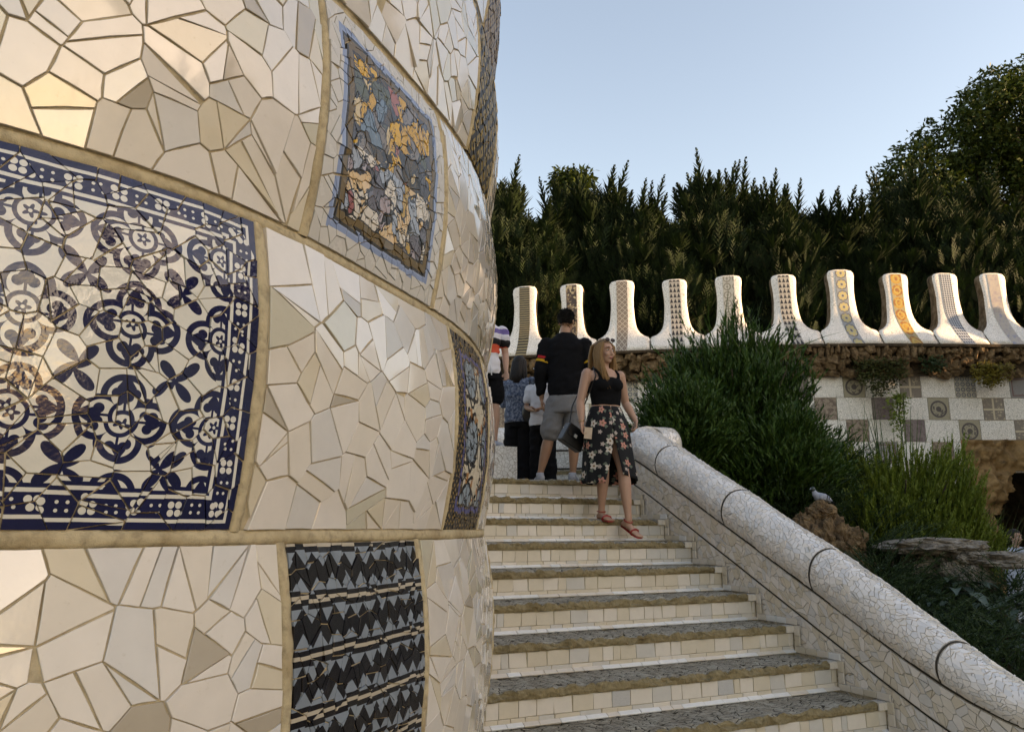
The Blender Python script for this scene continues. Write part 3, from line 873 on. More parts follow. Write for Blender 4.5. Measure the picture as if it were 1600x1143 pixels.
# ------------------------------------------------------------------ far wall with merlons
FAR = Plan([(-9, 22.2), (-5, 20.6), (-2, 19.35), (.18, 18.67), (2.76, 18.11), (4.93, 17.71), (6.19, 17.5), (7.4, 17.42), (8.6, 17.42), (9.74, 17.46), (10.87, 17.5),
            (12.0, 17.4), (13.2, 17.0), (14.4, 16.0), (15.2, 14.3), (15.7, 12), (15.9, 9), (16.0, 5), (16.0, 0), (16, -5), (16, -10)], .05, 10)
def far(u):
    p, n = FAR.at(u)
    return p, n      # n: right-hand side of the walking direction = towards the viewer
ZL = 3.93
far_wall = empty('merlon_wall', (6, 17.6, -1.66))
tag(far_wall, 'long white mosaic wall crowned with flaring merlons in front of the hedge', 'wall')
def fp(u, z, o=0):
    p, n = far(u); return Vector((p.x, p.y, z)) + n * o
uG = FAR.s_near(11.0, 17.5)           # grotto centre
def in_cave(u, z):
    return ((u - uG - .25) / (.95 + .25 * (z < .3))) ** 2 + (max(0, z - .1) / 1.15) ** 2 < 1
us = list(np.arange(.1, FAR.len - .1, .2)); zs = list(np.arange(-1.66, 3.87, .19)) + [3.89]
V = [fp(u, z) for u in us for z in zs]; nz = len(zs); F = []
for i in range(len(us) - 1):
    for j in range(nz - 1):
        if not in_cave(us[i] + .1, zs[j] + .095): F.append((i*nz+j, (i+1)*nz+j, (i+1)*nz+j+1, i*nz+j+1))
b0 = len(V)
for u in us: V += [fp(u, 3.89, -.5), fp(u, -1.66, -.5)]
for i in range(len(us) - 1):
    F += [(i*nz+nz-1, (i+1)*nz+nz-1, b0+2*i+2, b0+2*i)] + ([] if abs(us[i] - uG) < 2 else [(b0+2*i, b0+2*i+2, b0+2*i+3, b0+2*i+1)])
add('wall_face', V, F, FAR_WHITE, far_wall)

# merlons --------------------------------------------------------
HW = [(0.000, .60), (0.150, .60), (0.290, .598), (0.344, .57), (0.398, .465), (0.473, .385), (0.570, .33), (0.688, .298), (0.817, .279), (0.968, .268), (1.129, .256), (1.290, .256), (1.483, .270), (1.612, .284), (1.698, .275), (1.752, .235), (1.774, .15)]
def front(h): return .42 * max(0, 1 - h / .95) ** 1.8 - .05 * max(0, h - .9)
def strip_pat(name, fn):
    m = Mat(name, .35, .45); u, v = m.uv(); fn(m, u, v); return m.m
def dark_light(m, mask, a, b):
    n = m.noise(m.geo_pos(), 14, 3); m.set('Base Color', m.mix(mask, m.mix(n, tuple(q * .7 for q in a), a), b))
def p_stripes(m, u, v):
    n = m.noise(m.geo_pos(), 8, 2); dark_light(m, ((v + n * .02) / .055).fract() > .5, (.34, .25, .12), (.02, .015, .012))
def p_mottle(m, u, v):
    e = m.voro(m.geo_pos(), 22); q = m.node('ShaderNodeSeparateColor'); m.nt.links.new(e.outputs['Color'], q.inputs[0])
    m.set('Base Color', m.ramp(X(m.nt, q.outputs[0]), [(0, (.05, .03, .02)), (.4, (.22, .15, .08)), (.7, (.42, .33, .2)), (.85, (.1, .06, .04))], True))
def p_diamond(m, u, v):
    a = ((u + v) / .13).fract() - .5; b = ((u - v) / .13).fract() - .5
    dark_light(m, ((a.abs() < .12) | (b.abs() < .12)) | ((a.abs() > .42) & (b.abs() > .42)), (.22, .16, .12), (.38, .32, .26))
def p_tri(m, u, v):
    t = ((u / .085).fract() * 2 - 1).abs(); w = (v / .13).fract()
    dark_light(m, (w < t.inv() * .95) & (w > .12), (.45, .40, .34), (.018, .014, .014))
def p_rings(m, u, v):
    x = (u / .2).fract() - .5; y = (v / .2).fract() - .5; r = length(x, y); dark_light(m, ((r - .38).abs() < .06) | (r < .12) | (x.abs() < .03), (.42, .41, .37), (.17, .16, .13))
def p_flower(c):
    def f(m, u, v):
        x = (u / .26).fract() - .5; y = (v / .26).fract() - .5; r = length(x, y); t = y.atan2(x)
        pet = (r < (t * 8).cos() * .07 + .37) & (r > .13); ring = ((r - .43).abs() < .03) | (r < .08)
        g = m.mix(pet, (.24, .25, .27), c); m.set('Base Color', m.mix(ring, g, (.09, .07, .05)))
    return f
def p_orange(m, u, v):
    x = (u / .26).fract() - .5; y = (v / .3).fract() - .5; r = length(x, y); n = m.noise(m.geo_pos(), 12, 4)
    c = m.mix(r < .47, (.30, .24, .12), m.mix(n > .5, (.40, .22, .03), (.26, .10, .02))); m.set('Base Color', m.mix((r - .25).abs() < .05, c, (.40, .28, .07)))
def p_grid(m, u, v):
    a = (u / .052).fract() - .5; b = (v / .052).fract() - .5
    dark_light(m, (a.abs() < .33) & (b.abs() < .33), (.40, .42, .45), (.025, .03, .055))
def p_pale(m, u, v):
    n = m.noise(m.geo_pos(), 9, 4); m.set('Base Color', m.ramp(n, [(.3, (.30, .25, .27)), (.5, (.42, .36, .30)), (.65, (.25, .24, .30))]))
STRIPS = [('gold and black striped', p_stripes), ('brown mottled', p_mottle), ('brown diamond', p_diamond), ('black triangle', p_tri), ('grey ring', p_rings), ('black triangle row', p_tri),
          ('golden flower', p_flower((.45, .36, .16))), ('orange medallion', p_orange), ('blue grid', p_grid), ('pale violet', p_pale)]
STRIP_M = [strip_pat(n.replace(' ', '_') + '_tiles', f) for n, f in STRIPS]
mer_x = [823, 896, 973, 1057, 1139, 1227, 1315, 1400, 1480, 1556]
mer_u = []
for x in mer_x:
    mer_u.append(min((abs(proj(fp(u, 4.9))[0] - x), u) for u in np.arange(FAR.s_near(-2, 19.3), FAR.s_near(13, 17), .02))[1])
n_in = len(mer_u)
d_ = 1.2
for i in range(1, 3): mer_u.insert(0, mer_u[0] - d_)
while mer_u[-1] < FAR.len - 1.5: mer_u.append(mer_u[-1] + d_)
SIDE_STONE = rock('rough_stone_of_merlon_backs', (.14, .10, .06), (.26, .2, .14), 7)
for mi, uc in enumerate(mer_u):
    lo = (mer_u[mi-1] + uc) / 2 if mi else uc - .6; hi = (mer_u[mi+1] + uc) / 2 if mi < len(mer_u) - 1 else uc + .6
    mb = MB(); nc = 10; rows = []; jw = RNG.uniform(.95, 1.06); jl = RNG.uniform(-.03, .03); jh = RNG.uniform(-.03, .03); jd = RNG.uniform(-.02, .02)
    def mp(t, h, hw, o=0):     # t in -1..1
        kk = hw / .60
        half = (uc - lo if t < 0 else hi - uc)
        du = t * (half if hw >= .6 else hw * (1 + (half / .6 - 1) * max(0, (hw - .3) / .3)))
        if hw < .56: du = du * jw
        du += jl * max(0, h - .3)
        f = front(h) + jd * h - .03 * (abs(t) ** 4) * (1 if hw < .5 else 0)
        return fp(uc + du * .996, ZL + h + jh * max(0, h - .3), f + .12 + o)
    V = []; F = []; M = []
    for h, hw in HW:
        for c in range(nc + 1): V.append(mp(-1 + 2 * c / nc, h, hw))
    for r in range(len(HW) - 1):
        for c in range(nc): a = r * (nc + 1) + c; F.append((a, a + 1, a + nc + 2, a + nc + 1)); M.append(0)
    b0 = len(V)
    for h, hw in HW:                      # rough stone back and sides
        for t in (-1.0, 1.0):
            p = mp(t, h, hw * (1.0 if h < .12 else 1.07)); q, n_ = far(uc + t * hw)
            back = fp(uc + jl * max(0, h - .3) + t * (hw if hw < .6 else .6), ZL + h + jh * max(0, h - .3), -.16)
            V.append(back)
    for r in range(len(HW) - 1):
        a, b = r * (nc + 1), (r + 1) * (nc + 1)
        F.append((a, b, b0 + 2 * r + 2, b0 + 2 * r)); M.append(1)
        F.append((a + nc, b0 + 2 * r + 1, b0 + 2 * r + 3, b + nc)); M.append(1)
        F.append((b0 + 2 * r, b0 + 2 * r + 2, b0 + 2 * r + 3, b0 + 2 * r + 1)); M.append(1)
    r = len(HW) - 1; F.append((r*(nc+1), r*(nc+1)+nc, b0+2*r+1, b0+2*r)); M.append(0)
    F.append(tuple(range(nc + 1))[::-1] + (b0, b0 + 1)); M.append(0)
    o = add('merlon', V, F, [FAR_WHITE, SIDE_STONE], far_wall, fm=M)
    for p_ in o.data.polygons: p_.use_smooth = (p_.material_index == 0)
    k = mi - 2
    sm = STRIP_M[k % 10]
    V = []; F = []; UVs = []; sk = .10 if 5 <= k else -.02
    for h in [q[0] for q in HW[:-2]] + [1.75]:
        sh = sk * max(0, 1 - h / .9) ** 1.5
        for t in (-1, 0, 1):
            f = front(h) + jd * h + .12 + .006
            V.append(fp(uc + sh + jl * max(0, h - .3) + t * .125, ZL + h + jh * max(0, h - .3), f)); UVs.append((.13 + t * .125, h + .3 * max(0, .5 - h)))
    for r in range(len(HW) - 2):
        for c in range(2): a = r * 3 + c; F.append((a, a + 1, a + 4, a + 3))
    s_ = add('patterned_strip', V, F, sm, o, uv=UVs)
    if 0 <= k < 10: s_['label'] = STRIPS[k][0] + ' tile strip on merlon'
    # open joint between neighbours
    if lo > 1:
        V = [fp(lo - .012, ZL + h, front(h) + .125) for h in (0, .1, .24)] + [fp(lo + .012, ZL + h, front(h) + .125) for h in (0, .1, .24)]
        add('joint', V, [(0, 3, 4, 1), (1, 4, 5, 2)], DARK_JOINT, far_wall)
# lip under the merlons
V = []; F = []
pr = [(0, 3.78), (.35, 3.84), (.54, 3.87), (.545, 3.925), (.3, 3.927)]
uu = list(np.arange(.2, FAR.len - .2, .25))
for u in uu:
    for o, z in pr: V.append(fp(u, z, o))
for i in range(len(uu) - 1):
    for k in range(len(pr) - 1): a = i * len(pr) + k; F.append((a, a + len(pr), a + len(pr) + 1, a + 1))
add('lip', V, F, ROCK_DARK, far_wall)

# rubble cornice: single stones -----------------------------------
def stone_mesh(seed, sx, sy, sz):
    r = random.Random(seed); off = Vector((r.random() * 50, r.random() * 50, r.random() * 50))
    V, F = ellipsoid((0, 0, 0), (sx, sy, sz), 10, 7, lambda d: (.85 + .5 * noise.noise(d * 1.4 + off) + .22 * noise.noise(d * 3.5 + off)) * min(1.15, 1 / max(abs(d.x) ** 4 + abs(d.y) ** 4 + abs(d.z) ** 4, .1) ** .22))
    return mesh('stone', V, F, ROCK_BROWN)
SM = [stone_mesh(i, 1, 1, 1) for i in range(8)]
r = random.Random(5)
uS0, uS1 = FAR.s_near(-1, 19), FAR.s_near(13.0, 17)
def stone(u, z, o, sx, sy, sz):
    p = fp(u, z, o); me = r.choice(SM); ob = link('stone', me, far_wall)
    n_ = far(u)[1]
    ob.location = p; ob.rotation_euler = (r.uniform(-.3, .3), r.uniform(-.3, .3), math.atan2(n_.y, n_.x) + r.uniform(-.3, .3)); ob.scale = (sx, sy, sz)
mbr = MB()
V, F = grid(90, 5, lambda a, b: fp(uS0 + (uS1 - uS0) * a, 3.30 + .60 * b, .12 + .16 * b + .07 * fbm((a * 60, b * 3, 1))))
add('rubble_backing', V, F, ROCK_DARK, far_wall)
cnt = 0
u = FAR.s_near(5.8, 17.5); uV = u
while u < uS1:
    w = r.uniform(.07, .19); stone(u, 3.81 + r.uniform(-.05, .03), .40 + r.uniform(-.06, .05), .13, w * .55, r.uniform(.07, .19)); u += w * .95
u = uV
while u < uS1:
    w = r.uniform(.12, .36); stone(u, 3.64 + r.uniform(-.07, .06), .32 + r.uniform(-.06, .06), .14, w * .56, r.uniform(.06, .15)); u += w * .9
u = uV; hole = 0
while u < uS1:
    w = r.uniform(.16, .4)
    ph = ((u - uV) / 1.22) % 1.0
    if not .25 < ph < .68: stone(u, 3.49 + r.uniform(-.05, .05), .24, .14, w * .6, r.uniform(.10, .16))
    if not .3 < ph < .62: stone(u + .1, 3.36 + r.uniform(-.03, .03), .16, .12, w * .6, r.uniform(.09, .13))
    u += w * .9
u = FAR.s_near(0, 18.7)
while u < uV - .1:
    w = r.uniform(.14, .4); stone(u, 3.78 + r.uniform(-.06, .05), .4, .14, w * .55, r.uniform(.09, .16)); stone(u + .1, 3.62 + r.uniform(-.08, .08), .3, .15, w * .6, r.uniform(.09, .18)); stone(u + .05, 3.4 + r.uniform(-.05, .05), .2, .15, w * .6, r.uniform(.09, .15)); u += w * .92

# chequer panels ---------------------------------------------------
RZ = [3.31, 2.825, 2.335, 1.85, 1.37, .88, .4, -.1]
def panel_pat(name, ca, cb, kind, sc=.12):
    m = Mat(name, .4, .4); u, v = m.uv(); g = m.geo_pos(); n = m.noise(g, 16, 5, .7)
    if kind == 'ring': 
        rr = length(u - .23, v - .23); mask = ((rr - .17).abs() < .02) | (rr < .06) | ((n > .55) & (rr < .15))
    elif kind == 'frame':
        de = (u & (u * -1 + .46)) & (v & (v * -1 + .46)); mask = ((de - .05).abs() < .012) | (n > .62)
    elif kind == 'cross': mask = ((u - .23).abs() < .02) | ((v - .23).abs() < .02) | (n > .6)
    elif kind == 'curl':
        x = (u / sc).fract() - .5; y = (v / sc).fract() - .5; q = length(x, y); mask = ((q - .33).abs() < .1) | (q < .1)
    else: mask = n > .52
    c = m.mix(mask, m.mix(n, tuple(q * .6 for q in ca), ca), cb); m.set('Base Color', c); return m.m
PP = [panel_pat('brown_speckled_tiles', (0.364, 0.266, 0.196), (0.140, 0.091, 0.070), 'mot'), panel_pat('grey_framed_tiles', (0.308, 0.280, 0.266), (0.168, 0.077, 0.063), 'frame'),
      panel_pat('grey_curl_tiles', (0.560, 0.490, 0.378), (0.140, 0.140, 0.168), 'curl'), panel_pat('brown_cross_tiles', (0.280, 0.224, 0.182), (0.532, 0.434, 0.308), 'cross'),
      panel_pat('round_medallion_tiles', (0.420, 0.357, 0.252), (0.098, 0.077, 0.070), 'ring'), panel_pat('violet_brown_tiles', (0.280, 0.210, 0.196), (0.154, 0.105, 0.105), 'mot')]
PER, CW = 1.24, .465
uref = FAR.s_near(at_y(1417, 600, 17.45).x, 17.45)
def far_panel(u0, u1, z0, z1, m, name, o):
    V, F = grid(6, 2, lambda a, b: fp(u0 + (u1 - u0) * a, z0 + (z1 - z0) * b, o))
    uv = [((u1 - u0) * (i % 7) / 6, (z1 - z0) * (i // 7) / 2) for i in range(21)]
    n = len(V); V2 = V + [fp(u0, z0, 0), fp(u1, z0, 0), fp(u1, z1, 0), fp(u0, z1, 0)]
    F2 = F + [(0, 6, n + 1, n)[::-1], (14, 20, n + 2, n + 3), (0, 14, n + 3, n), (6, n + 1, n + 2, 20)]
    return add(name, V2, F2, m, far_wall, uv=uv + [(0, 0)] * 4)
pk = 0
for row in range(7):
    c0 = uref + (PER / 2 if row % 2 else 0.03)
    for i in range(-9, 6):
        uc = c0 + PER * i
        if uc > FAR.s_near(13.5, 17): continue
        a, b = uc - CW / 2, uc + CW / 2; z1, z0 = RZ[row] - .006, RZ[row + 1] + .006
        if row >= 3 and uc > uG - 1.55: continue
        far_panel(a, b, z0, z1, PP[(pk * 5 + row * 2) % 6], 'patterned_panel', .03); pk += 1
        far_panel(b + .012, b + PER - CW - .012, z0, z1, FAR_WHITE, 'white_panel', .035)
# grotto -------------------------------------------------------------
V = []; F = []; nu, nv = 110, 84; g0, g1 = uG - 1.25, uG + 3.4
for j in range(nv + 1):
    for i in range(nu + 1):
        u = g0 + (g1 - g0) * i / nu; z = -1.66 + (1.90 + 1.66) * j / nv
        d = .24 + .30 * fbm((u * 1.5, z * 1.5, 2.0), 5) + .20 * abs(fbm((u * 4, z * 4, 8), 5))
        cd = ((u - uG - .25) / 1.15) ** 2 + (max(0, z - .1) / 1.35) ** 2
        d += .18 * math.exp(-((cd - 1.1) / .5) ** 2)
        if j == nv: d = .03
        V.append(fp(u, z + (.05 * fbm((u * 3, 0, 5)) if j < nv else 0), max(.045, d) if i not in (0, nu) else .0))
for j in range(nv):
    for i in range(nu):
        u = g0 + (g1 - g0) * (i + .5) / nu; z = -1.66 + 3.56 * (j + .5) / nv
        if not in_cave(u + .08 * fbm((u * 4, z * 4, 3)), z + .1 * fbm((u * 3, z * 3, 9))): F.append((j*(nu+1)+i, j*(nu+1)+i+1, (j+1)*(nu+1)+i+1, (j+1)*(nu+1)+i))
g_ = add('grotto_rock', V, F, ROCK_GROTTO, far_wall, smooth=True); g_['label'] = 'ochre rock face around the dark grotto mouth'
V = []; F = []; na = 18; nd = 6
for j in range(nd + 1):
    for i in range(na + 1):
        t = math.pi * i / na; k = 1.15 - .09 * j
        u = uG + .25 + 1.15 * k * math.cos(t); z = -1.66 + (1.3 * k + 1.66) * math.sin(t)
        V.append(fp(u, z, -.02 - .5 * j) + Vector((0, 0, .1 * fbm((i * .5, j * .8, 4)))))
for j in range(nd):
    for i in range(na): a = j * (na + 1) + i; F.append((a, a + 1, a + na + 2, a + na + 1))
F.append(tuple(nd * (na + 1) + i for i in range(na + 1)))
add('cave', V, F, ROCK_DARK, far_wall)
# raised ground behind the wall
tb = add('terrace_ground', [fp(u, 3.2, -.45) for u in uu] + [fp(u, 3.6, -40) for u in uu], [(i, i + 1, len(uu) + i + 1, len(uu) + i) for i in range(len(uu) - 1)], SOIL)
tag(tb, kind='structure')
# ------------------------------------------------------------------ garden mound beside the stairs
def gz(a, l):
    z = min(slope_z(a) - .28, .30) + .06 * fbm((a * .8, l * .8, 0))
    z = max(z, -1.70)
    f = max(0.0, min(1.0, (l - 2.9 - max(0, (a - 2.2)) * .55) / 1.6)); f = f * f * (3 - 2 * f)
    return z * (1 - f) + (-1.70) * f
V, F = grid(60, 48, lambda p, q: (lambda a, l: st(a, l, gz(a, l)))(-2.2 + 15 * p, .30 + 9.0 * q))
tag(add('garden_bed', V, F, SOIL, smooth=True), kind='structure')
def gpt(x, y):
    v = Vector((x - P0.x, y - P0.y, 0)); return gz(v.dot(EA), v.dot(EW))

def blade(base, d, L, w, bend, n=4, side=None, tip=.12):
    """a tapering strip: base point, start direction, length, width, droop"""
    d = Vector(d).normalized(); s = side or d.cross(Vector((RNG.uniform(-1, 1), RNG.uniform(-1, 1), RNG.uniform(-.3, .3)))).normalized()
    p = Vector(base); V = []; F = []
    for i in range(n + 1):
        t = i / n; ww = w * (1 - t * t * (1 - tip)) * (.55 + .45 * min(1, t * 4))
        V += [p - s * ww, p + s * ww]
        d = (d + Vector((0, 0, -bend / n))).normalized(); p = p + d * (L / n)
    for i in range(n): F.append((2*i, 2*i+1, 2*i+3, 2*i+2))
    return V, F
def needle_shoot(base, d, L, r, nl, w, bend=.15):
    """a stem set with narrow leaves, as on rosemary"""
    V, F = blade(base, d, L, w * .8, bend, 3)
    p = Vector(base); d = Vector(d).normalized(); n = len(V)
    for i in range(nl):
        t = .12 + .88 * i / nl; q = p + d * (L * t) + Vector((0, 0, -bend * L * t * t * .5))
        a = RNG.uniform(0, 6.283); s = d.orthogonal().normalized(); s.rotate(Matrix.Rotation(a, 3, d))
        e = (d * .85 + s * .6).normalized(); k = e.cross(s.cross(e)).normalized() if False else e.cross(d).normalized()
        ll = r * RNG.uniform(.7, 1.2) * (1 - .4 * t)
        b = len(V); V += [q - k * w, q + k * w, q + e * ll]; F.append((b, b + 1, b + 2))
    return V, F
def shrub(name, c, rad, n, mat, L, nl, r, w, label, cat='shrub', up=.9, group=None, core=True, extra=()):
    c = Vector(c); root = empty(name, c); tag(root, label, cat, group)
    mb = MB(); c_m, rad_m = c, rad
    for i, (c, rad) in enumerate([(c_m, rad_m)] * n + [(Vector(q[0]), q[1]) for q in extra for _ in range(q[2])]):
        th = RNG.uniform(0, 6.283); ph = math.acos(1 - RNG.random() * 1.0) ; k = RNG.uniform(.45, 1.0) ** .6
        d = Vector((math.sin(ph) * math.cos(th), math.sin(ph) * math.sin(th), math.cos(ph)))
        lump = .80 + .34 * noise.noise(d * 2.3 + c) + .14 * noise.noise(d * 6 + c)
        p = c + Vector((d.x * rad[0], d.y * rad[1], d.z * rad[2])) * k * lump
        dd = Vector((d.x * .75, d.y * .75, d.z * .4 + up)) + Vector((RNG.gauss(0, .22), RNG.gauss(0, .22), RNG.gauss(0, .15)))
        ll = L * RNG.uniform(.6, 1.3)
        V, F = needle_shoot(p - dd.normalized() * ll * .55, dd, ll, r, nl, w)
        mb.put(V, F)
    mb.build('foliage', mat, root); c, rad = c_m, rad_m
    if core:
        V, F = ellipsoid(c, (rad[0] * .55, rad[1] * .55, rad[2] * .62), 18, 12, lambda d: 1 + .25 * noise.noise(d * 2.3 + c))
        add('shaded_twig_core', [(v[0], v[1], max(v[2], c.z - .2)) for v in V], F, TWIG, root)
    sm = MB()
    for i in range(7):
        th = i * .9; e = c + Vector((rad[0] * .5 * math.cos(th), rad[1] * .5 * math.sin(th), rad[2] * .6))
        sm.put(*tube([c - Vector((0, 0, .15)), c.lerp(e, .5) + Vector((0, 0, .1)), e], [.03, .02, .01], 6))
    sm.build('stems', BARK, root); return root
TWIG = simple('shaded_inner_twigs', (.014, .018, .008), .95, .05, .3, 12)  # near-black core colour stands in for the shade inside bushes and crowns
bush_c = at_y(1148, 640, 9.3); bush_c.z = gpt(bush_c.x, bush_c.y) - .05
shrub('rosemary_bush', bush_c, (1.52, 1.1, 2.52), 5800, LEAF_ROSE, .50, 18, .105, .0105, 'large dark green needle-leaved bush behind the top of the balustrade', up=.75, extra=[(at_y(1072, 705, 8.5), (.62, .35, .80), 1300), (at_y(1220, 745, 8.6), (.75, .5, .75), 1100)])
b2 = at_y(1410, 800, 9.0); b2.z = gpt(b2.x, b2.y) - .1
if b2.z < -.45: b2.z = -.45
shrub('rosemary_bush', b2, (1.22, .85, 1.60), 4600, LEAF_LIGHT, .40, 16, .055, .0105, 'lighter yellow-green bush with upright finger shoots above the flat rock', up=1.3)
# upright grass clump between the bushes
def tuft(x0, x1, y, Y, n, h, w, label, name='grass_clump', mat=LEAF_GRASS, lean=.3, z=None):
    a = at_y(x0, y, Y); b = at_y(x1, y, Y); c = (a + b) / 2
    z = gpt(c.x, c.y) - .05 if z is None else z
    root = empty(name, (c.x, c.y, z)); tag(root, label, 'grass'); mb = MB()
    for i in range(n):
        t = RNG.random(); p = a.lerp(b, t); p.y += RNG.gauss(0, .15); p.z = z
        d = Vector((RNG.gauss(0, lean) + (t - .5) * .4, RNG.gauss(0, lean), 1))
        mb.put(*blade(p, d, h * RNG.uniform(.55, 1.15), w, RNG.uniform(.1, .7), 5, tip=.05))
    mb.build('blades', mat, root); return root
tuft(1305, 1430, 700, 10.3, 80, 1.55, .010, 'tall dark iris-like blades standing between the two bushes', mat=LEAF_ROSE, lean=.12, z=.05)
tuft(1110, 1180, 520, 9.2, 60, .95, .008, 'thin blades of grass sticking out of the top of the large bush', mat=LEAF_ROSE, lean=.35, z=1.75)
tuft(1490, 1560, 830, 9.2, 230, .75, .005, 'loose pale grass beside the grotto mouth above the rock ledge', lean=.5, z=-.42)

# ------------------------------------------------------------------ rocks
def boulder(mb, c, r, seed, amp=.35, n=34, flat=None):
    off = Vector((seed * 3.7, seed * 1.3, seed * 7.1))
    def fn(d):
        k = 1 + amp * noise.fractal(d * 1.3 + off, 1.0, 2.0, 3) + amp * .6 * abs(noise.noise(d * 3.2 + off)) + amp * .45 * abs(noise.noise(d * 7 + off)) + amp * .22 * noise.noise(d * 17 + off) - amp * .25
        return k
    mb.put(*ellipsoid(c, r, n * 2, n, fn))
bd = at_y(1290, 842, 7.9)
mb = MB(); boulder(mb, bd + Vector((-.02, 0, -.10)), (.27, .3, .36), 1, .4); boulder(mb, bd + Vector((-.02, -.02, .26)), (.13, .13, .10), 2, .35)
boulder(mb, bd + Vector((-.17, .03, .08)), (.14, .15, .16), 3, .4); boulder(mb, bd + Vector((.20, .0, -.05)), (.15, .16, .19), 4, .45); boulder(mb, bd + Vector((.27, -.02, -.30)), (.18, .18, .2), 5, .5)
boulder(mb, bd + Vector((.1, .1, -.5)), (.4, .4, .4), 6, .3)
tag(mb.build('boulder', ROCK_BROWN), 'craggy brown boulder behind the coping with the pigeon on top', 'rock')
rl = at_y(1456, 853, 7.6); mb = MB()
boulder(mb, rl, (.46, .32, .085), 11, .32, 30); boulder(mb, rl + Vector((.33, .05, -.02)), (.2, .22, .08), 12, .35); boulder(mb, rl + Vector((.1, .15, -.22)), (.36, .25, .2), 13, .4); boulder(mb, rl + Vector((.2, .2, -.65)), (.4, .3, .45), 17, .4)
tag(mb.build('rock_ledge', ROCK_GREY), 'flat weathered grey rock slab jutting out below the lighter bush', 'rock')
r2 = at_y(1570, 874, 7.4); mb = MB()
boulder(mb, r2, (.32, .2, .07), 14, .4, 30); boulder(mb, r2 + Vector((-.3, .05, .02)), (.15, .14, .07), 15, .4); boulder(mb, r2 + Vector((-.34, .1, -.2)), (.22, .2, .2), 16, .4)
tag(mb.build('rock_ledge', ROCK_GREY), 'thin knobbly rock arm in front of the person at the right edge', 'rock')
r3 = at_y(1525, 912, 7.6); mb = MB(); boulder(mb, r3, (.10, .1, .11), 21, .45)
boulder(mb, r3 + Vector((.05, .12, -.35)), (.3, .25, .35), 22, .4)
tag(mb.build('boulder', ROCK_GREY), 'small pale pointed rock among the dark leaves below the ledge', 'rock')

# ------------------------------------------------------------------ low plants on the slope
def leafy(name, x, y, Y, n, L, w, mat, label, broad=False, spread=1.0, drop=.0, group=None):
    c = at_y(x, y, Y); root = empty(name, c); tag(root, label, 'plant', group); mb = MB()
    for i in range(n):
        th = RNG.uniform(0, 6.283); p = c + Vector((math.cos(th) * RNG.uniform(0, .35) * spread, math.sin(th) * RNG.uniform(0, .3) * spread, RNG.uniform(-.15, .12) * spread))
        d = Vector((math.cos(th), math.sin(th), RNG.uniform(.3, 1.3)))
        if broad:
            l = L * RNG.uniform(.6, 1.2); s = d.cross(UP).normalized(); q = Vector(p); V = []; F = []; dd = d.normalized()
            for k, ww in enumerate((.12, .75, 1.0, .8, .45, .04)):
                up = s.cross(dd).normalized()
                V += [q - s * ww * w + up * w * .25 * ww, q, q + s * ww * w + up * w * .25 * ww]; dd = (dd + Vector((0, 0, -.28))).normalized(); q = q + dd * l / 5
            for k in range(5):
                a = 3 * k; F += [(a, a+1, a+4, a+3), (a+1, a+2, a+5, a+4)]
            mb.put(V, F)
        else: mb.put(*needle_shoot(p, d, L * RNG.uniform(.6, 1.2), w * 6, 12, w, .35))
    mb.build('leaves', mat, root, smooth=broad); return root
gl = [(1400, 925, 7.3, 0), (1455, 925, 7.5, 1), (1360, 900, 7.5, 0), (1430, 960, 7.0, 0), (1500, 930, 7.4, 1), (1545, 930, 7.3, 0), (1590, 960, 7.0, 1), (1480, 985, 6.6, 0), (1540, 1000, 6.5, 1), (1585, 1010, 6.2, 0), (1520, 965, 6.9, 1), (1450, 1010, 6.3, 0), (1575, 1045, 5.9, 0), (1520, 1040, 6.0, 0), (1550, 960, 7.0, 1), (1345, 930, 7.2, 0), (1600, 935, 7.2, 0), (1475, 945, 7.1, 1)]
names = {0: 'dark ferny ground plant', 1: 'fleshy grey-green leaved plant'}
where = ['left under the flat rock slab', 'under the middle of the flat rock slab', 'beside the craggy boulder', 'half way down behind the coping', 'under the right end of the flat slab', 'under the knobbly rock arm', 'at the right edge of the picture', 'low behind the coping joint', 'low near the right edge', 'lowest but one at the right edge', 'in the middle of the leafy slope', 'hard against the lower coping', 'in the bottom corner by the coping end', 'just above the coping end', 'right of the pale pointed rock', 'between boulder and coping', 'at the right edge below the person', 'below the middle of the slab, amid ferns']
for (x, y, Y, k), wq in zip(gl, where):
    leafy('fern' if k == 0 else 'broad_leaved_plant', x, y, Y, 170 if k == 0 else 26, .42 if k == 0 else .30, .0055 if k == 0 else .055, LEAF_FERN if k == 0 else LEAF_BROAD, names[k] + ' ' + wq, k == 1, 1.15, group='plants on the slope below the rocks')
for i, (x, y, Y) in enumerate([(1230, 770, 9.0), (1255, 800, 8.6), (1345, 870, 8.2), (1215, 740, 9.2), (1300, 740, 9.3), (1385, 885, 8.0), (1350, 830, 8.8)]):
    leafy('fern', x, y, Y, 190, .5, .0065, LEAF_FERN, 'dark ferny undergrowth ' + ['above the coping left of the pigeon', 'behind the pigeon rock', 'right of the craggy boulder', 'at the foot of the large bush', 'between the two bushes', 'left end of the flat slab', 'under the lighter bush'][i], False, 1.3, group='undergrowth between the bushes')
leafy('seedling', 1272, 745, 8.6, 60, .22, .006, LEAF_LIGHT, 'bright green young shoots beside the pigeon', spread=.5)

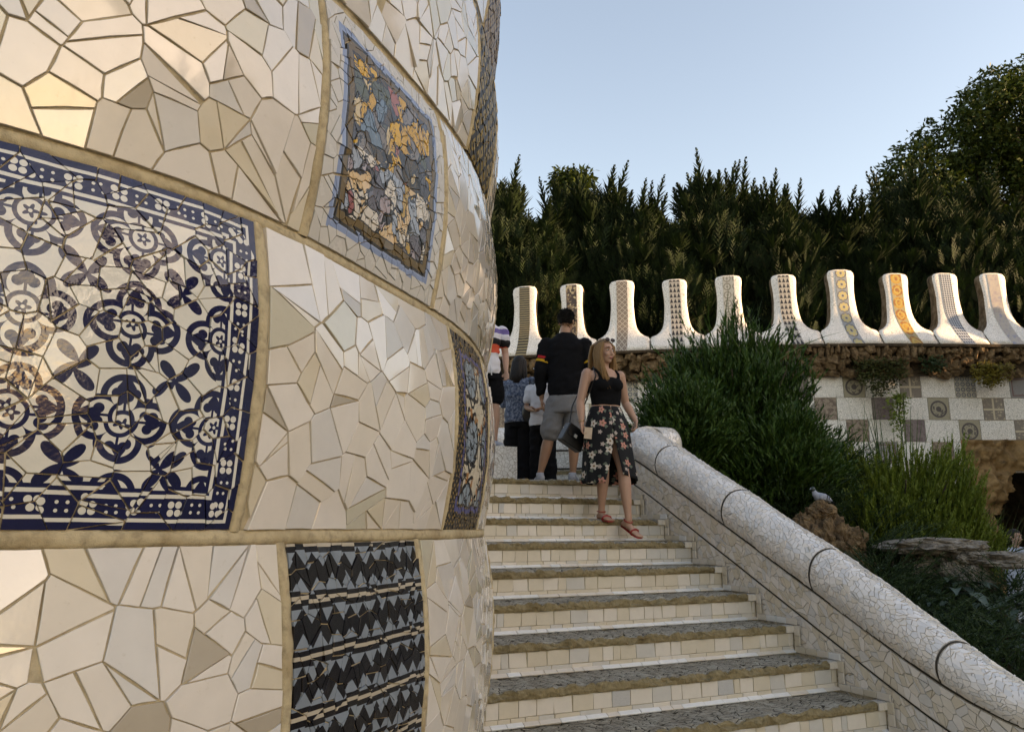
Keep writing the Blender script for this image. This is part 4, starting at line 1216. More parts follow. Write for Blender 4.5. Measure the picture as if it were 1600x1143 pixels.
# ------------------------------------------------------------------ plants hanging on the far wall
def hanging(x0, x1, y0, y1, n, mat, label, o=.45):
    c = at_y((x0 + x1) / 2, y0, 17.0); root = empty('trailing_plant', c); tag(root, label, 'plant'); mb = MB()
    for i in range(n):
        x = RNG.triangular(x0, x1, (x0 + x1) / 2); t = RNG.random() ** 1.3; y = y0 + (y1 - y0) * t * (1 - .5 * abs(2 * (x - x0) / (x1 - x0) - 1))
        p = at_y(x, y, 17.05 - .25 * RNG.random())
        for k in range(3):
            d = Vector((RNG.gauss(0, 1), RNG.gauss(-.3, .8), RNG.gauss(-.2, .9))).normalized(); s = d.orthogonal().normalized() * .022; q = p + Vector((RNG.gauss(0, .03), RNG.gauss(0, .03), RNG.gauss(0, .03)))
            mb.put([q, q + d * .04 + s, q + d * .085, q + d * .04 - s], [(0, 1, 2, 3)])
    mb.build('leaves', mat, root)
    sm = MB()
    for i in range(6):
        x = RNG.uniform(x0 + 8, x1 - 8); a = at_y(x, y0 - 2, 17.15); b = at_y(x + RNG.uniform(-6, 6), y0 + (y1 - y0) * .6, 17.0); sm.put(*tube([a, a.lerp(b, .5) + Vector((0, -.05, 0)), b], [.012, .010, .006], 5))
    sm.build('stems', BARK, root)
hanging(1330, 1420, 562, 618, 420, LEAF_HANG, 'dark trailing plant hanging from the rubble cornice by the bush')
hanging(1386, 1420, 616, 682, 150, LEAF_LIGHT, 'thin ivy strand hanging over the chequered panels')
hanging(1432, 1480, 560, 584, 110, LEAF_FERN, 'small dark plant in the middle planter hole of the cornice')
hanging(1514, 1584, 570, 606, 330, LEAF_YELLOW, 'yellow-leaved plant spilling from the planter hole at the right')

# ------------------------------------------------------------------ cypress hedge
def cypress_mesh(seed, H=6.2, R=1.25, n=1500):
    r = random.Random(seed); mb = MB()
    for i in range(n):
        t = r.random() ** .85; z = H * t * .88; th = r.uniform(0, 6.283)
        lump = .82 + .3 * noise.noise(Vector((math.cos(th) * 1.5, math.sin(th) * 1.5, z * .55 + seed * 5)))
        rad = R * min(1.0, (1 - t) / .34 + .04) ** .85 * lump * r.uniform(.55, 1.03)
        p = Vector((math.cos(th) * rad, math.sin(th) * rad, z)); d = Vector((math.cos(th) * .55, math.sin(th) * .55, 1.0 + .5 * t)) + Vector((r.gauss(0, .25), r.gauss(0, .25), 0)); d.normalize()
        L = r.uniform(.35, .75) * (1.0 if t < .85 else 1.25)
        s = d.cross(Vector((r.gauss(0, 1), r.gauss(0, 1), r.gauss(0, .3)))).normalized()
        # feathery spray: central rib + alternate side leaflets
        V = [p - s * .012, p + s * .012, p + d * L]; F = [(0, 1, 2)]
        for k in range(9):
            tt = .1 + .8 * k / 9; q = p + d * L * tt; sg = 1 if k % 2 else -1
            e = (d + s * sg * .75).normalized(); l = L * .42 * (1 - tt * .75); f = e.cross(s.cross(d)).normalized() * .02
            b = len(V); V += [q - f, q + e * l * .55 - f * .8 + Vector((0, 0, .0)), q + e * l, q + f]; F.append((b, b + 1, b + 2, b + 3))
        mb.put(V, F)
    for i in range(46):           # leading shoots that stand out of the top
        th = r.uniform(0, 6.283); t = r.uniform(.62, .93); rad = R * min(1.0, (1 - t) / .34 + .06) * r.uniform(.3, 1.0)
        p = Vector((math.cos(th) * rad, math.sin(th) * rad, H * t - .15)); d = Vector((math.cos(th) * .18 + r.gauss(0, .07), math.sin(th) * .18 + r.gauss(0, .07), 1)).normalized(); L = r.uniform(.5, 1.0) * (.7 + 1.0 * (t > .85))
        V, F = tube([p, p + d * L * .5, p + d * L], [.02, .014, .004], 4)
        for k in range(44):
            tt = .03 + .97 * k / 44; q = p + d * L * tt; a = k * 2.4; s = d.orthogonal().normalized(); s.rotate(Matrix.Rotation(a, 3, d))
            e = (d + s * .8).normalized(); l = .58 * (1.06 - tt); f = e.cross(d).normalized() * .03
            b = len(V); V += [q - f, q + e * l * .5 - f, q + e * l, q + e * l * .5 + f, q + f]; F.append((b, b + 1, b + 2, b + 3, b + 4))
        mb.put(V, F)
    return mb
def cyp_proto(i, H, R, n, label):
    root = empty('cypress', (0, 0, 0)); mb = cypress_mesh(i + 1, H, R, n); mb.build('crown', LEAF_CYPRESS, root)
    V, F = ellipsoid((0, 0, H * .40), (R * .70, R * .70, H * .40), 12, 12); add('shaded_branch_core', V, F, TWIG, root)
    add('trunk', *tube([(0, 0, -.6), (.05, 0, H * .4), (0, .03, H * .9)], [.16, .11, .03], 8), BARK, root)
    return root
protos = [cyp_proto(0, 6.3, 1.45, 3000, ''), cyp_proto(1, 5.9, 1.35, 2800, ''), cyp_proto(2, 6.6, 1.5, 3000, '')]
# (image x of the tip, image y of the tip, distance)
TIPS = [(700, 285, 21), (785, 268, 20.4), (830, 318, 20.2), (885, 282, 21.2), (935, 275, 21), (992, 296, 20.4), (1045, 330, 20.2), (1100, 260, 20.6), (1152, 280, 21), (1206, 298, 20.3), (1255, 312, 20.8), (1300, 318, 20.5), (1345, 318, 20.2), (1408, 266, 20.4), (1460, 290, 20.0), (1508, 286, 20.4), (1560, 318, 20.1), (1612, 322, 20.2), (1670, 310, 20.3), (1730, 300, 20.5)]
names = ['hidden behind the mosaic wall', 'just right of the mosaic wall', 'low one right of the wall edge', 'behind the man in black', 'above the man in black', 'right of the man in black', 'low one left of the tallest', 'tallest of the middle, with feathery top', 'right neighbour of the tallest', 'above the black-triangle merlon', 'above the gap by the golden-flower merlon', 'above the golden-flower merlon', 'left of the broad tree', 'before the broad tree, tall pale tip', 'before the middle of the broad tree', 'second from right before the broad tree', 'right edge of the row', 'cut by the right edge of the picture', 'first beyond the right edge of the picture', 'second beyond the right edge of the picture']
hz = 3.3; used = set()
for i, (x, y, Y) in enumerate(TIPS):
    tip = at_y(x, y, Y); k = i % 3; pr = protos[k]; H = (6.3, 5.9, 6.6)[k]
    s = (tip.z - hz) / (H * 1.07); sr = RNG.uniform(.92, 1.1)
    o = pr if k not in used else copy_tree(pr); used.add(k)
    o.location = (tip.x, tip.y, hz); o.rotation_euler = (0, 0, RNG.uniform(0, 6.28)); o.scale = (sr, sr, s)
    tag(o, ('clipped dark green cypress in the hedge, ' + names[i]) if names[i] else 'clipped dark green cypress outside the right edge of the picture', 'tree', 'cypresses of the hedge behind the merlon wall')
# unseen cypress row added beyond the right-hand wall to block the low sun
for i in range(11):
    o = copy_tree(protos[i % 3]); o.location = (18.6 + RNG.uniform(-.3, .3), 12.9 - i * 2.1, 2.2); o.rotation_euler = (0, 0, RNG.uniform(0, 6)); o.scale = (1.15, 1.15, 1.1 + RNG.uniform(-.15, .1))
    tag(o, 'unseen shade cypress added beyond the wall outside the picture, at the far end by the hedge' if i == 0 else 'unseen shade cypress added beyond the right-hand wall, %s from the hedge' % ['', 'second', 'third', 'fourth', 'fifth', 'sixth', 'seventh', 'eighth', 'ninth', 'tenth', 'eleventh'][i], 'tree', 'shade cypresses added outside the picture')

# ------------------------------------------------------------------ broad-leaved tree at the right
def broad_tree(c, lumps, n, label, trunk_z):
    c = Vector(c); root = empty('broadleaf_tree', (c.x, c.y, trunk_z)); tag(root, label, 'tree'); mb = MB(); tw = sum(r ** 2 for _, r in lumps)
    for (lc, R) in lumps:
        for i in range(int(n * R * R / tw)):
            d = Vector((RNG.gauss(0, 1), RNG.gauss(0, 1), RNG.gauss(0, 1))).normalized()
            k = RNG.uniform(.55, 1.0) ** .5 * (.84 + .3 * noise.noise(d * 2.2 + Vector(lc)) + .18 * noise.noise(d * 5 + Vector(lc)))
            p = c + Vector(lc) + d * R * k
            for q in range(9):
                e = (d * .5 + Vector((RNG.gauss(0, .8), RNG.gauss(0, .8), RNG.gauss(-.35, .5)))).normalized(); s = e.cross(Vector((RNG.gauss(0, 1), RNG.gauss(0, 1), 1))).normalized() * .045
                b = p + Vector((RNG.gauss(0, .12), RNG.gauss(0, .12), RNG.gauss(0, .1))); mb.put([b, b + e * .10 + s, b + e * .22, b + e * .10 - s], [(0, 1, 2, 3)])
    mb.build('crown', LEAF_TREE, root)
    tm = MB(); tm.put(*tube([(c.x, c.y, trunk_z - .3), (c.x + .1, c.y, c.z - 3), c], [.38, .3, .2], 10))
    for (lc, R) in lumps: tm.put(*tube([c - Vector((0, 0, 2)), c + Vector(lc) * .5 - Vector((0, 0, .6)), c + Vector(lc)], [.2, .12, .05], 7))
    tm.build('trunk', BARK, root); return root
tc = at_y(1590, 300, 27)
L = []
for (x, y, R) in ((1590, 190, 2.3), (1500, 240, 2.0), (1440, 275, 1.7), (1410, 310, 1.35), (1550, 290, 2.3), (1470, 340, 1.9), (1640, 150, 2.4), (1700, 230, 2.6), (1555, 160, 1.6), (1620, 330, 2.4)):
    p = at_y(x, y + 10, 27 + RNG.uniform(-1, 1)); L.append((tuple(p - tc), R))
broad_tree(tc, L, 5200, 'tall broad-leaved tree rising behind the hedge at the right', 3.4)
yt = at_y(893, 288, 23)
broad_tree(yt, [((0, 0, 0), .42), ((-.35, 0, .1), .3), ((.3, 0, .12), .3), ((.1, 0, -.4), .4)], 190, 'yellow-green leafy tree top poking above the hedge behind the man', 3.4)
# ------------------------------------------------------------------ people
def fabric(name, c, rough=.85, sc=60, var=.12):
    m = Mat(name, rough, .1); v = m.coord('Object'); n = m.noise(v, sc, 4); f = m.noise(v, 9, 3)
    m.set('Base Color', m.mix(n, tuple(q * (1 - var) for q in c), tuple(q * (1 + var) for q in c))); m.bump(n * .4 + f * 1.0, .35, .012); return m.m
def skin(name, c):
    m = Mat(name, .5, .35); n = m.noise(m.coord('Object'), 18, 4)
    m.set('Base Color', m.mix(n, tuple(q * .88 for q in c), c)); m.b.inputs['Subsurface Weight'].default_value = .08; m.b.inputs['Subsurface Radius'].default_value = (.02, .008, .004)
    m.b.inputs['Subsurface Scale'].default_value = .3; return m.m
def hairm(name, c, c2):
    m = Mat(name, .55, .25); n = m.noise(m.coord('Object', (40, 40, 4)), 4, 4); m.set('Base Color', m.mix(n, c, c2)); m.bump(n, .5, .01); return m.m
SKIN_A = skin('fair_skin', (.47, .27, .19)); SKIN_B = skin('tanned_skin', (.36, .19, .115)); SKIN_C = skin('brown_skin', (.27, .145, .09))
LIP = skin('lips', (.40, .13, .11)); EYE = simple('eye', (.03, .02, .015), .2, .6, .1); EYEW = simple('eye_white', (.55, .5, .46), .3, .5, .05); BROW = simple('eyebrow', (.10, .06, .035), .8, .1)
BLACK = fabric('black_cotton', (.007, .007, .008), .95); BLACK2 = fabric('black_trousers', (.009, .009, .010)); LEATHER = simple('black_leather', (.012, .012, .012), .35, .5, .2, 40, .2)
GREY = fabric('grey_marl_jersey', (.19, .185, .185), .9, 130, .18); WHITE_C = fabric('white_cotton', (.62, .62, .64)); SHOE = fabric('grey_mesh_shoe', (.34, .35, .38)); SOLE = simple('white_rubber_sole', (.6, .6, .58), .6)
RED = fabric('red_band', (.42, .025, .03)); YEL = fabric('yellow_band', (.55, .30, .03)); RLEATHER = simple('red_sandal_leather', (.38, .03, .022), .4, .5, .1)
GOLD = Mat('brass', .3, .5, 1.0); GOLD.set('Base Color', (.6, .42, .2)); GOLD = GOLD.m
WORK = bpy.data.scenes.new('work')          # small scene: evaluating a modifier there does not touch the rest
def remesh(name, mb, voxel, mat, parent, smooth=6, fold=0.0):
    me = mesh(name, mb.V, mb.F, mat); o = bpy.data.objects.new('tmp', me); WORK.collection.objects.link(o)
    md = o.modifiers.new('r', 'REMESH'); md.mode = 'VOXEL'; md.voxel_size = voxel
    sm = o.modifiers.new('s', 'SMOOTH'); sm.iterations = smooth; sm.factor = .5
    with bpy.context.temp_override(scene=WORK, view_layer=WORK.view_layers[0]):
        dg = bpy.context.evaluated_depsgraph_get(); dg.update()
        nm = bpy.data.meshes.new_from_object(o.evaluated_get(dg)); nm.name = name
    bpy.data.objects.remove(o); bpy.data.meshes.remove(me)
    if fold:
        co = [v.co.copy() for v in nm.vertices]; no = [v.normal.copy() for v in nm.vertices]; out = []
        for p, n_ in zip(co, no):
            q = Vector((p.x * 5 + p.z * 3, p.y * 5, p.z * 9 - p.x * 4)); d = 1 - 2 * abs(noise.noise(q)); d2 = noise.noise(q * 2.3 + Vector((5, 2, 1)))
            r_ = p + n_ * fold * (max(-.4, d) * .8 + d2 * .5 - .2); out += [r_.x, r_.y, r_.z]
        nm.vertices.foreach_set('co', out); nm.update()
    nm.polygons.foreach_set('use_smooth', [True] * len(nm.polygons))
    if not nm.materials: nm.materials.append(mat)
    ob = bpy.data.objects.new(name, nm); COL.objects.link(ob); ob.parent = parent; return ob
def L3(a, b, t): return tuple(x + (y - x) * t for x, y in zip(a, b))
def limb(mb, pts, r, r2=None, side=(1, 0, 0), n=12): mb.put(*tube(pts, r, n, True, side, r2, True))
def torso(mb, rows, n=18):
    """rows: (z, half width, half depth, x, y)"""
    V = []; F = []
    for (z, w, d, x, y) in rows:
        for k in range(n):
            t = 2 * math.pi * k / n; c, s = math.cos(t), math.sin(t)
            V.append((x + w * math.copysign(abs(c) ** .85, c), y + d * math.copysign(abs(s) ** .9, s), z))
    for j in range(len(rows) - 1):
        for k in range(n): F.append((j*n+k, j*n+(k+1) % n, (j+1)*n+(k+1) % n, (j+1)*n+k))
    F.append(tuple(range(n))[::-1]); F.append(tuple((len(rows)-1)*n+k for k in range(n))); mb.put(V, F)
def arm(mb, sh, el, wr, s=1.0, k=1.0):
    limb(mb, [sh, L3(sh, el, .35), el, L3(el, wr, .3), L3(el, wr, .75), wr], [.050*k, .046*k, .038*k, .040*k, .029*k, .023*k])
def hand(mb, wr, d, palm_n, curl=.5, k=1.0, thumb_side=1):
    """palm, four fingers of unequal length with two bends, thumb from the side of the palm"""
    d = Vector(d).normalized(); pn = Vector(palm_n); pn = (pn - d * pn.dot(d)).normalized(); sd = d.cross(pn).normalized() * thumb_side; w = Vector(wr)
    limb(mb, [w - d * .01, w + d * .035 * k, w + d * .075 * k], [.022*k, .036*k, .036*k], [.018*k, .014*k, .013*k], sd)
    for i, (o, l) in enumerate(((.027, .070), (.009, .078), (-.009, .073), (-.026, .058))):
        p = w + d * .075 * k + sd * o * k; q = p + (d * math.cos(curl * .6) + pn * math.sin(curl * .6)) * l * .45 * k; r = q + (d * math.cos(curl * 1.6) + pn * math.sin(curl * 1.6)) * l * .32 * k; t = r + (d * math.cos(curl * 2.4) + pn * math.sin(curl * 2.4)) * l * .25 * k
        limb(mb, [p - d * .02, p, q, r, t], [.009*k, .0095*k, .0088*k, .008*k, .007*k], n=8)
    p = w + d * .02 * k + sd * .026 * k; q = p + (d * .6 + sd * .75 + pn * .3).normalized() * .036 * k; r = q + (d * .95 + sd * .15 + pn * .45).normalized() * .032 * k
    limb(mb, [p - sd * .015, p, q, r], [.012*k, .0125*k, .011*k, .0085*k], n=8)
def leg(mb, hip, kn, an, k=1.0):
    limb(mb, [hip, L3(hip, kn, .3), L3(hip, kn, .75), kn, L3(kn, an, .28), L3(kn, an, .6), L3(kn, an, .88), an], [.085*k, .080*k, .060*k, .052*k, .056*k, .045*k, .031*k, .031*k])
def foot(mb, an, d, pitch=0, k=1.0):
    d = Vector(d).normalized(); a = Vector(an); dz = Vector((0, 0, -1)); f = (d * math.cos(pitch) + dz * math.sin(pitch)).normalized(); u = f.cross(Vector((0, 0, 1)).cross(f)).normalized(); dn = -u if u.z > 0 else u
    heel = a - f * .035 + dn * .055; ball = a + f * .12 + dn * .066; toe = a + f * .175 + dn * .070
    sd = f.cross(UP).normalized()
    limb(mb, [a, a + dn * .03 + f * .01, heel], [.032, .033, .030], n=10)
    limb(mb, [heel, a + f * .05 + dn * .05, ball, toe - f * .01], [.029*k, .030*k, .040*k, .034*k], [.026, .028, .018, .012], sd, 10)
    for i, o in enumerate((-.028, -.012, .003, .016, .028)):
        limb(mb, [ball + sd * o, toe + sd * o * .95 + f * (.016 - abs(o + .02) * .45)], [.011 - .001 * i, .0095 - .001 * i], n=7)
    return heel, ball, toe, f, dn, sd
def head(mb, c, yaw, tilt=0, k=1.0):
    """skull, jaw, nose, ears; c = centre of the head, yaw turns the face about z (0 = facing -y)"""
    c = Vector(c); R = Matrix.Rotation(yaw, 3, 'Z') @ Matrix.Rotation(tilt, 3, 'X')
    def T(V): return [c + R @ (Vector(v) * k) for v in V]
    def p(V, F): mb.put(T(V), F)
    p(*ellipsoid((0, .012, .022), (.074, .092, .090), 20, 14)); p(*ellipsoid((0, -.022, -.035), (.058, .068, .078), 18, 12)); p(*ellipsoid((0, -.056, -.086), (.030, .026, .022), 12, 8))
    p(*tube([(0, -.083, .018), (0, -.098, -.012), (0, -.108, -.028), (0, -.096, -.036)], [.008, .011, .014, .010], 8, rad2=[.01, .012, .012, .008]))
    for s in (-1, 1):
        p(*ellipsoid((s * .036, -.070, -.028), (.022, .020, .022), 10, 8)); p(*ellipsoid((s * .076, .012, -.008), (.010, .020, .032), 10, 8))
        p(*tube([(s * .012, -.086, .030), (s * .034, -.082, .036), (s * .054, -.066, .030)], [.007, .008, .006], 7))
    p(*tube([(-.022, -.084, -.062), (0, -.093, -.060), (.022, -.084, -.062)], [.005, .008, .005], 7))
    return T
def face_parts(T, body, root):
    for s in (-1, 1):
        e = add('eye', *(lambda V, F: (T(V), F))(*ellipsoid((s * .031, -.0755, .010), (.0135, .009, .0075), 10, 8)), EYEW); e.parent = root
        q = add('iris', *(lambda V, F: (T(V), F))(*ellipsoid((s * .031, -.0825, .010), (.0062, .004, .0062), 8, 6)), EYE); q.parent = e
        b = add('eyebrow', *(lambda V, F: (T(V), F))(*tube([(s * .014, -.091, .030), (s * .032, -.090, .037), (s * .052, -.075, .032)], [.003, .0038, .002], 6)), BROW); b.parent = root
    V, F = tube([(-.021, -.090, -.060), (-.008, -.099, -.057), (0, -.0995, -.058), (.008, -.099, -.057), (.021, -.090, -.060)], [.002, .0045, .004, .0045, .002], 7)
    V2, F2 = tube([(-.020, -.090, -.062), (0, -.098, -.067), (.020, -.090, -.062)], [.002, .0055, .002], 7)
    m = MB(); m.put(T(V), F); m.put(T(V2), F2); l = m.build('lips', LIP); l.parent = root
def strands(mb, T, paths, n=5):
    for pts, r in paths: mb.put(*tube(T(pts), r, n, True))
def person(loc, rz, label):
    o = empty('person', loc); o.rotation_euler = (0, 0, rz); tag(o, label, 'person'); return o
def kid(o, root): o.parent = root; return o

# ---- woman coming down the stairs -----------------------------------------------------------------
def ground_on_step(k, l, a_extra): return st(TR * k + a_extra, l, znose(k) + NOSE)
wfoot = at_y(946, 808, 7.02); zf = znose(5) + NOSE
wfoot = wfoot + EA * .07
woman = person((wfoot.x, wfoot.y, zf), math.radians(20), 'woman in black top and floral slit skirt stepping down the stairs')
b = MB()
# local frame: x = her left is +x seen from the front (image right), facing -y, z up from the standing foot
hipc = (.075, .0, .80)
torso(b, [(.72, .15, .10, .07, .01), (.78, .175, .118, .072, .012), (.86, .178, .118, .074, .012), (.93, .152, .10, .074, .005), (1.00, .130, .088, .072, .0), (1.07, .130, .09, .070, -.005), (1.15, .142, .105, .066, -.012), (1.21, .148, .108, .064, -.010), (1.27, .150, .092, .062, .004), (1.31, .125, .072, .060, .010), (1.335, .075, .058, .060, .010)])
limb(b, [(.06, .012, 1.30), (.06, .006, 1.37), (.062, -.004, 1.42)], [.056, .048, .046])
for s in (-1, 1): b.put(*ellipsoid((.066 + s * .066, -.082, 1.175), (.066, .055, .062), 14, 10))
Th = head(b, (.064, -.012, 1.488), math.radians(18), math.radians(4), .98)
# her right arm (image left) hangs a little away from the body, phone in the hand
arm(b, (-.105, .01, 1.285), (-.165, .03, 1.03), (-.185, -.03, .825)); hand(b, (-.185, -.03, .825), (.05, -.10, -1), (.6, -.5, 0), .75, .95, -1)
# her left arm (image right): elbow out and back, hand at the hip holding the skirt
arm(b, (.225, .01, 1.28), (.300, .06, 1.045), (.345, -.045, .865)); hand(b, (.345, -.045, .865), (-.25, -.35, -.9), (-.8, .1, .1), .6, .92, 1)
# legs: her right leg stands on the upper step, the left reaches down to the next one
leg(b, (.0, .0, .78), (.005, -.055, .435), (.012, .015, .075), .98); foot(b, (.012, .015, .078), (.0, -1, 0), .1)
leg(b, (.15, .0, .78), (.145, -.16, .415), (.155, -.21, -.005), 1.0); foot(b, (.155, -.21, -.005), (.25, -1, 0), .45)
body = remesh('body', b, .0062, SKIN_A, woman, 5)
face_parts(Th, body, woman)
# black tank top with straps
t = MB()
torso(t, [(.995, .137, .098, .072, 0), (1.07, .139, .100, .070, -.005), (1.13, .148, .113, .067, -.010), (1.19, .152, .116, .065, -.010), (1.215, .148, .112, .064, -.008)])
for s in (-1, 1):
    t.put(*ellipsoid((.066 + s * .060, -.086, 1.172), (.074, .060, .066), 14, 10)); t.put(*ellipsoid((.066 + s * .02, -.080, 1.185), (.07, .050, .065), 14, 10))
    t.put(*tube([(.064 + s * .085, -.112, 1.20), (.062 + s * .098, -.088, 1.275), (.060 + s * .100, -.01, 1.335), (.062 + s * .095, .075, 1.27), (.062 + s * .08, .10, 1.20)], [.015, .012, .012, .012, .015], 8))
remesh('tank_top', t, .007, BLACK, woman, 4, .005)
# floral skirt: flaring open surface with a slit over her right thigh
def floral():
    m = Mat('black_floral_viscose', .8, .25); u, v = m.uv()
    cv = m.node('ShaderNodeCombineXYZ'); m.nt.links.new(u.k, cv.inputs[0]); m.nt.links.new(v.k, cv.inputs[1])
    def layer(sc, off, rad, petals):
        mp = m.node('ShaderNodeMapping'); mp.inputs['Location'].default_value = (*off, 0); m.nt.links.new(cv.outputs[0], mp.inputs[0])
        vo = m.voro(mp.outputs[0], sc, dim='2D', rnd=.8); vs = m.node('ShaderNodeVectorMath', operation='SCALE'); vs.inputs['Scale'].default_value = 1.0
        sb = m.node('ShaderNodeVectorMath', operation='SUBTRACT'); m.nt.links.new(mp.outputs[0], sb.inputs[0]); m.nt.links.new(vo.outputs['Position'], sb.inputs[1])
        q = m.node('ShaderNodeSeparateXYZ'); m.nt.links.new(sb.outputs[0], q.inputs[0]); x, y = X(m.nt, q.outputs[0]), X(m.nt, q.outputs[1])
        r = length(x, y); t = y.atan2(x); c = m.node('ShaderNodeSeparateColor'); m.nt.links.new(vo.outputs['Color'], c.inputs[0])
        return r, t, X(m.nt, c.outputs[0]), (r < (t * petals).cos() * rad * .22 + rad * .85), (r < rad * .28)
    r, t, k, pet, mid = layer(8.0, (0, 0), .033, 5)
    pet = pet & (k > .18)
    r2, t2, k2, pet2, mid2 = layer(11, (.37, .21), .019, 5); pet2 = pet2 & (k2 > .5)
    leaf = (r > .026) & (r < .055) & ((t * 3 + k * 9).sin() > .62) & (k > .18)
    pink = m.mix(k > .6, (.50, .22, .17), (.50, .44, .38))
    c = m.mix(leaf, (.008, .008, .009), (.11, .13, .10)); c = m.mix(pet2, c, (.42, .34, .30)); c = m.mix(pet, c, pink); c = m.mix((mid & (k > .18)), c, (.20, .12, .06))
    m.set('Base Color', c); return m.m
def skirt(name, m, parent, z0=.985, z1=.30):
    V = []; F = []; UVs = []; nu, nv = 72, 26
    for j in range(nv + 1):
        t = j / nv; z = z0 + (z1 - z0) * t
        hw = .142 + .052 * math.sin(min(1, t / .35) * math.pi / 2) + .058 * t; hd = .104 + .030 * math.sin(min(1, t / .35) * math.pi / 2) + .055 * t
        cx, cy = .072 - .004 * t, .006 - .055 * t
        gap = max(0, (t - .42)) * 1.05                   # slit opens towards the hem
        c0 = -math.pi / 2 + math.radians(-3)             # slit angle, front
        for i in range(nu + 1):
            th = c0 + gap * .30 + (2 * math.pi - gap * 1.05) * i / nu
            fold = 1 + (.045 * t * t) * math.sin(th * 9 + 1.3) + .02 * t * math.sin(th * 4 + 3)
            edge = i / nu; zz = z + (.075 * t * max(0, 1 - edge / .30) ** 1.2)      # right-hand flap is shorter at the slit
            V.append((cx + hw * fold * math.cos(th), cy + hd * fold * math.sin(th), zz)); UVs.append((th * .19, z * 1.0))
    for j in range(nv):
        for i in range(nu): a = j * (nu + 1) + i; F.append((a, a + nu + 1, a + nu + 2, a + 1))
    me = mesh(name, V, F, m, smooth=True, uv=UVs); o = bpy.data.objects.new(name, me); COL.objects.link(o); o.parent = parent
    s = o.modifiers.new('thick', 'SOLIDIFY'); s.thickness = .004; s.offset = -1; return o
skirt('skirt', floral(), woman)
# hair
HAIR_W = hairm('light_brown_hair', (.13, .065, .025), (.34, .19, .075))
h = MB(); r = random.Random(3)
V, F = ellipsoid((0, .020, .034), (.084, .098, .092), 22, 16)
F = [f for f in F if not (sum(V[i][1] for i in f) / 4 < -.028 and sum(V[i][2] for i in f) / 4 < .078)]
h.put(Th(V), F)
P = []
for i in range(230):
    s = -1 if r.random() < .62 else 1; a = r.uniform(-.1, 1.0)
    x0 = s * (.060 + .022 * r.random()); y0 = -.045 + .10 * r.random() * a
    l = r.uniform(.30, .40) if s < 0 else r.uniform(.22, .32)
    fw = r.uniform(-.05, .03) if s < 0 else r.uniform(.0, .05)
    P.append(([(s * .02, -.015 + .04 * a, .122), (x0, y0, .055), (x0 * 1.18, y0 + .004, -.03), (x0 * 1.28 + r.gauss(0, .006), y0 - .012 + fw * .5, -.13), (x0 * 1.12 + r.gauss(0, .012), y0 - .03 + fw, -.13 - l * .35), (x0 * .95 + r.gauss(0, .016), y0 - .045 + fw, -.12 - l * .62)], [.004, .007, .0075, .0075, .006, .0015]))
for i in range(70):
    x0 = r.uniform(-.075, .075); P.append(([(x0 * .3, .03, .124), (x0, .10, .05), (x0 * 1.1, .115, -.05), (x0 * 1.1, .11, -.18), (x0 * 1.0, .10, -.28)], [.006, .013, .013, .012, .003]))
strands(h, Th, P); kid(h.build('hair', HAIR_W, smooth=True), woman)
g = MB()      # sunglasses pushed up on the head
for s in (-1, 1): g.put(Th(ellipsoid((s * .034, -.070, .108), (.030, .010, .018), 12, 8)[0]), ellipsoid((0, 0, 0), (1, 1, 1), 12, 8)[1]); g.put(Th(tube([(s * .06, -.06, .105), (s * .085, .0, .085), (s * .085, .05, .05)], [.003] * 3, 5)[0]), tube([(0, 0, 0), (0, 0, 1), (0, 0, 2)], [1] * 3, 5)[1])
sg = g.build('sunglasses', simple('dark_lens', (.05, .035, .035), .15, .6, .1)); tag(sg, 'dark sunglasses pushed up on the head of the woman in the floral skirt', 'sunglasses'); sg.matrix_world = Matrix.Identity(4)
SG = sg
# sandals
for (an, d, pt) in (((.012, .015, .078), (0, -1, 0), .1), ((.155, -.21, -.005), (.25, -1, 0), .45)):
    tmp = MB(); heel, ball, toe, f, dn, sd = foot(tmp, an, d, pt); mbs = MB(); a = Vector(an)
    mbs.put(*tube([heel + dn * .026 - f * .01, a + f * .05 + dn * .085, ball + dn * .018, toe + dn * .012 + f * .012], [.032, .032, .046, .034], 10, True, sd, [.006, .006, .006, .005]))
    for q, rr in ((ball - f * .012, .046), ):
        mbs.put(*tube([q - sd * .045 + dn * .012, q - sd * .032 - dn * .016, q - dn * .026, q + sd * .032 - dn * .016, q + sd * .045 + dn * .012], [.006] * 5, 7, True, f, [.012] * 5))
    ring = [a + dn * .012 + (f * math.cos(t) * .040 + sd * math.sin(t) * .037) for t in np.linspace(0, 6.283, 13)]; mbs.put(*tube(ring, [.0045] * 13, 6))
    mbs.put(*tube([heel + dn * .02 - f * .028, a - f * .038 + dn * .03, a - f * .038 + dn * .008], [.012, .009, .006], 6))
    kid(mbs.build('sandal', RLEATHER, smooth=True), woman)
nk = MB(); nk.put(*tube(Th([(-.05, .02, -.17), (-.03, -.045, -.20), (0, -.085, -.235), (.03, -.045, -.20), (.05, .02, -.17)]), [.0016] * 5, 5)); kid(nk.build('necklace', GOLD), woman)
bl = MB(); ring = [(-.185 + .027 * math.cos(t), -.03 + .024 * math.sin(t), .845) for t in np.linspace(0, 6.283, 14)]; bl.put(*tube(ring, [.003] * 14, 6)); kid(bl.build('bracelet', GOLD), woman)
def held(name, mb, mat, root, label, cat, smooth=False):
    """a separate thing placed in a person's own frame but left at top level"""
    M = Matrix.Translation(root.location) @ Matrix.Rotation(root.rotation_euler.z, 4, 'Z')
    mb.V = [tuple(M @ Vector(v)) for v in mb.V]; o = mb.build(name, mat, smooth=smooth); tag(o, label, cat); return o
_M = Matrix.Translation(woman.location) @ Matrix.Rotation(woman.rotation_euler.z, 4, 'Z')
SG.data.transform(_M)
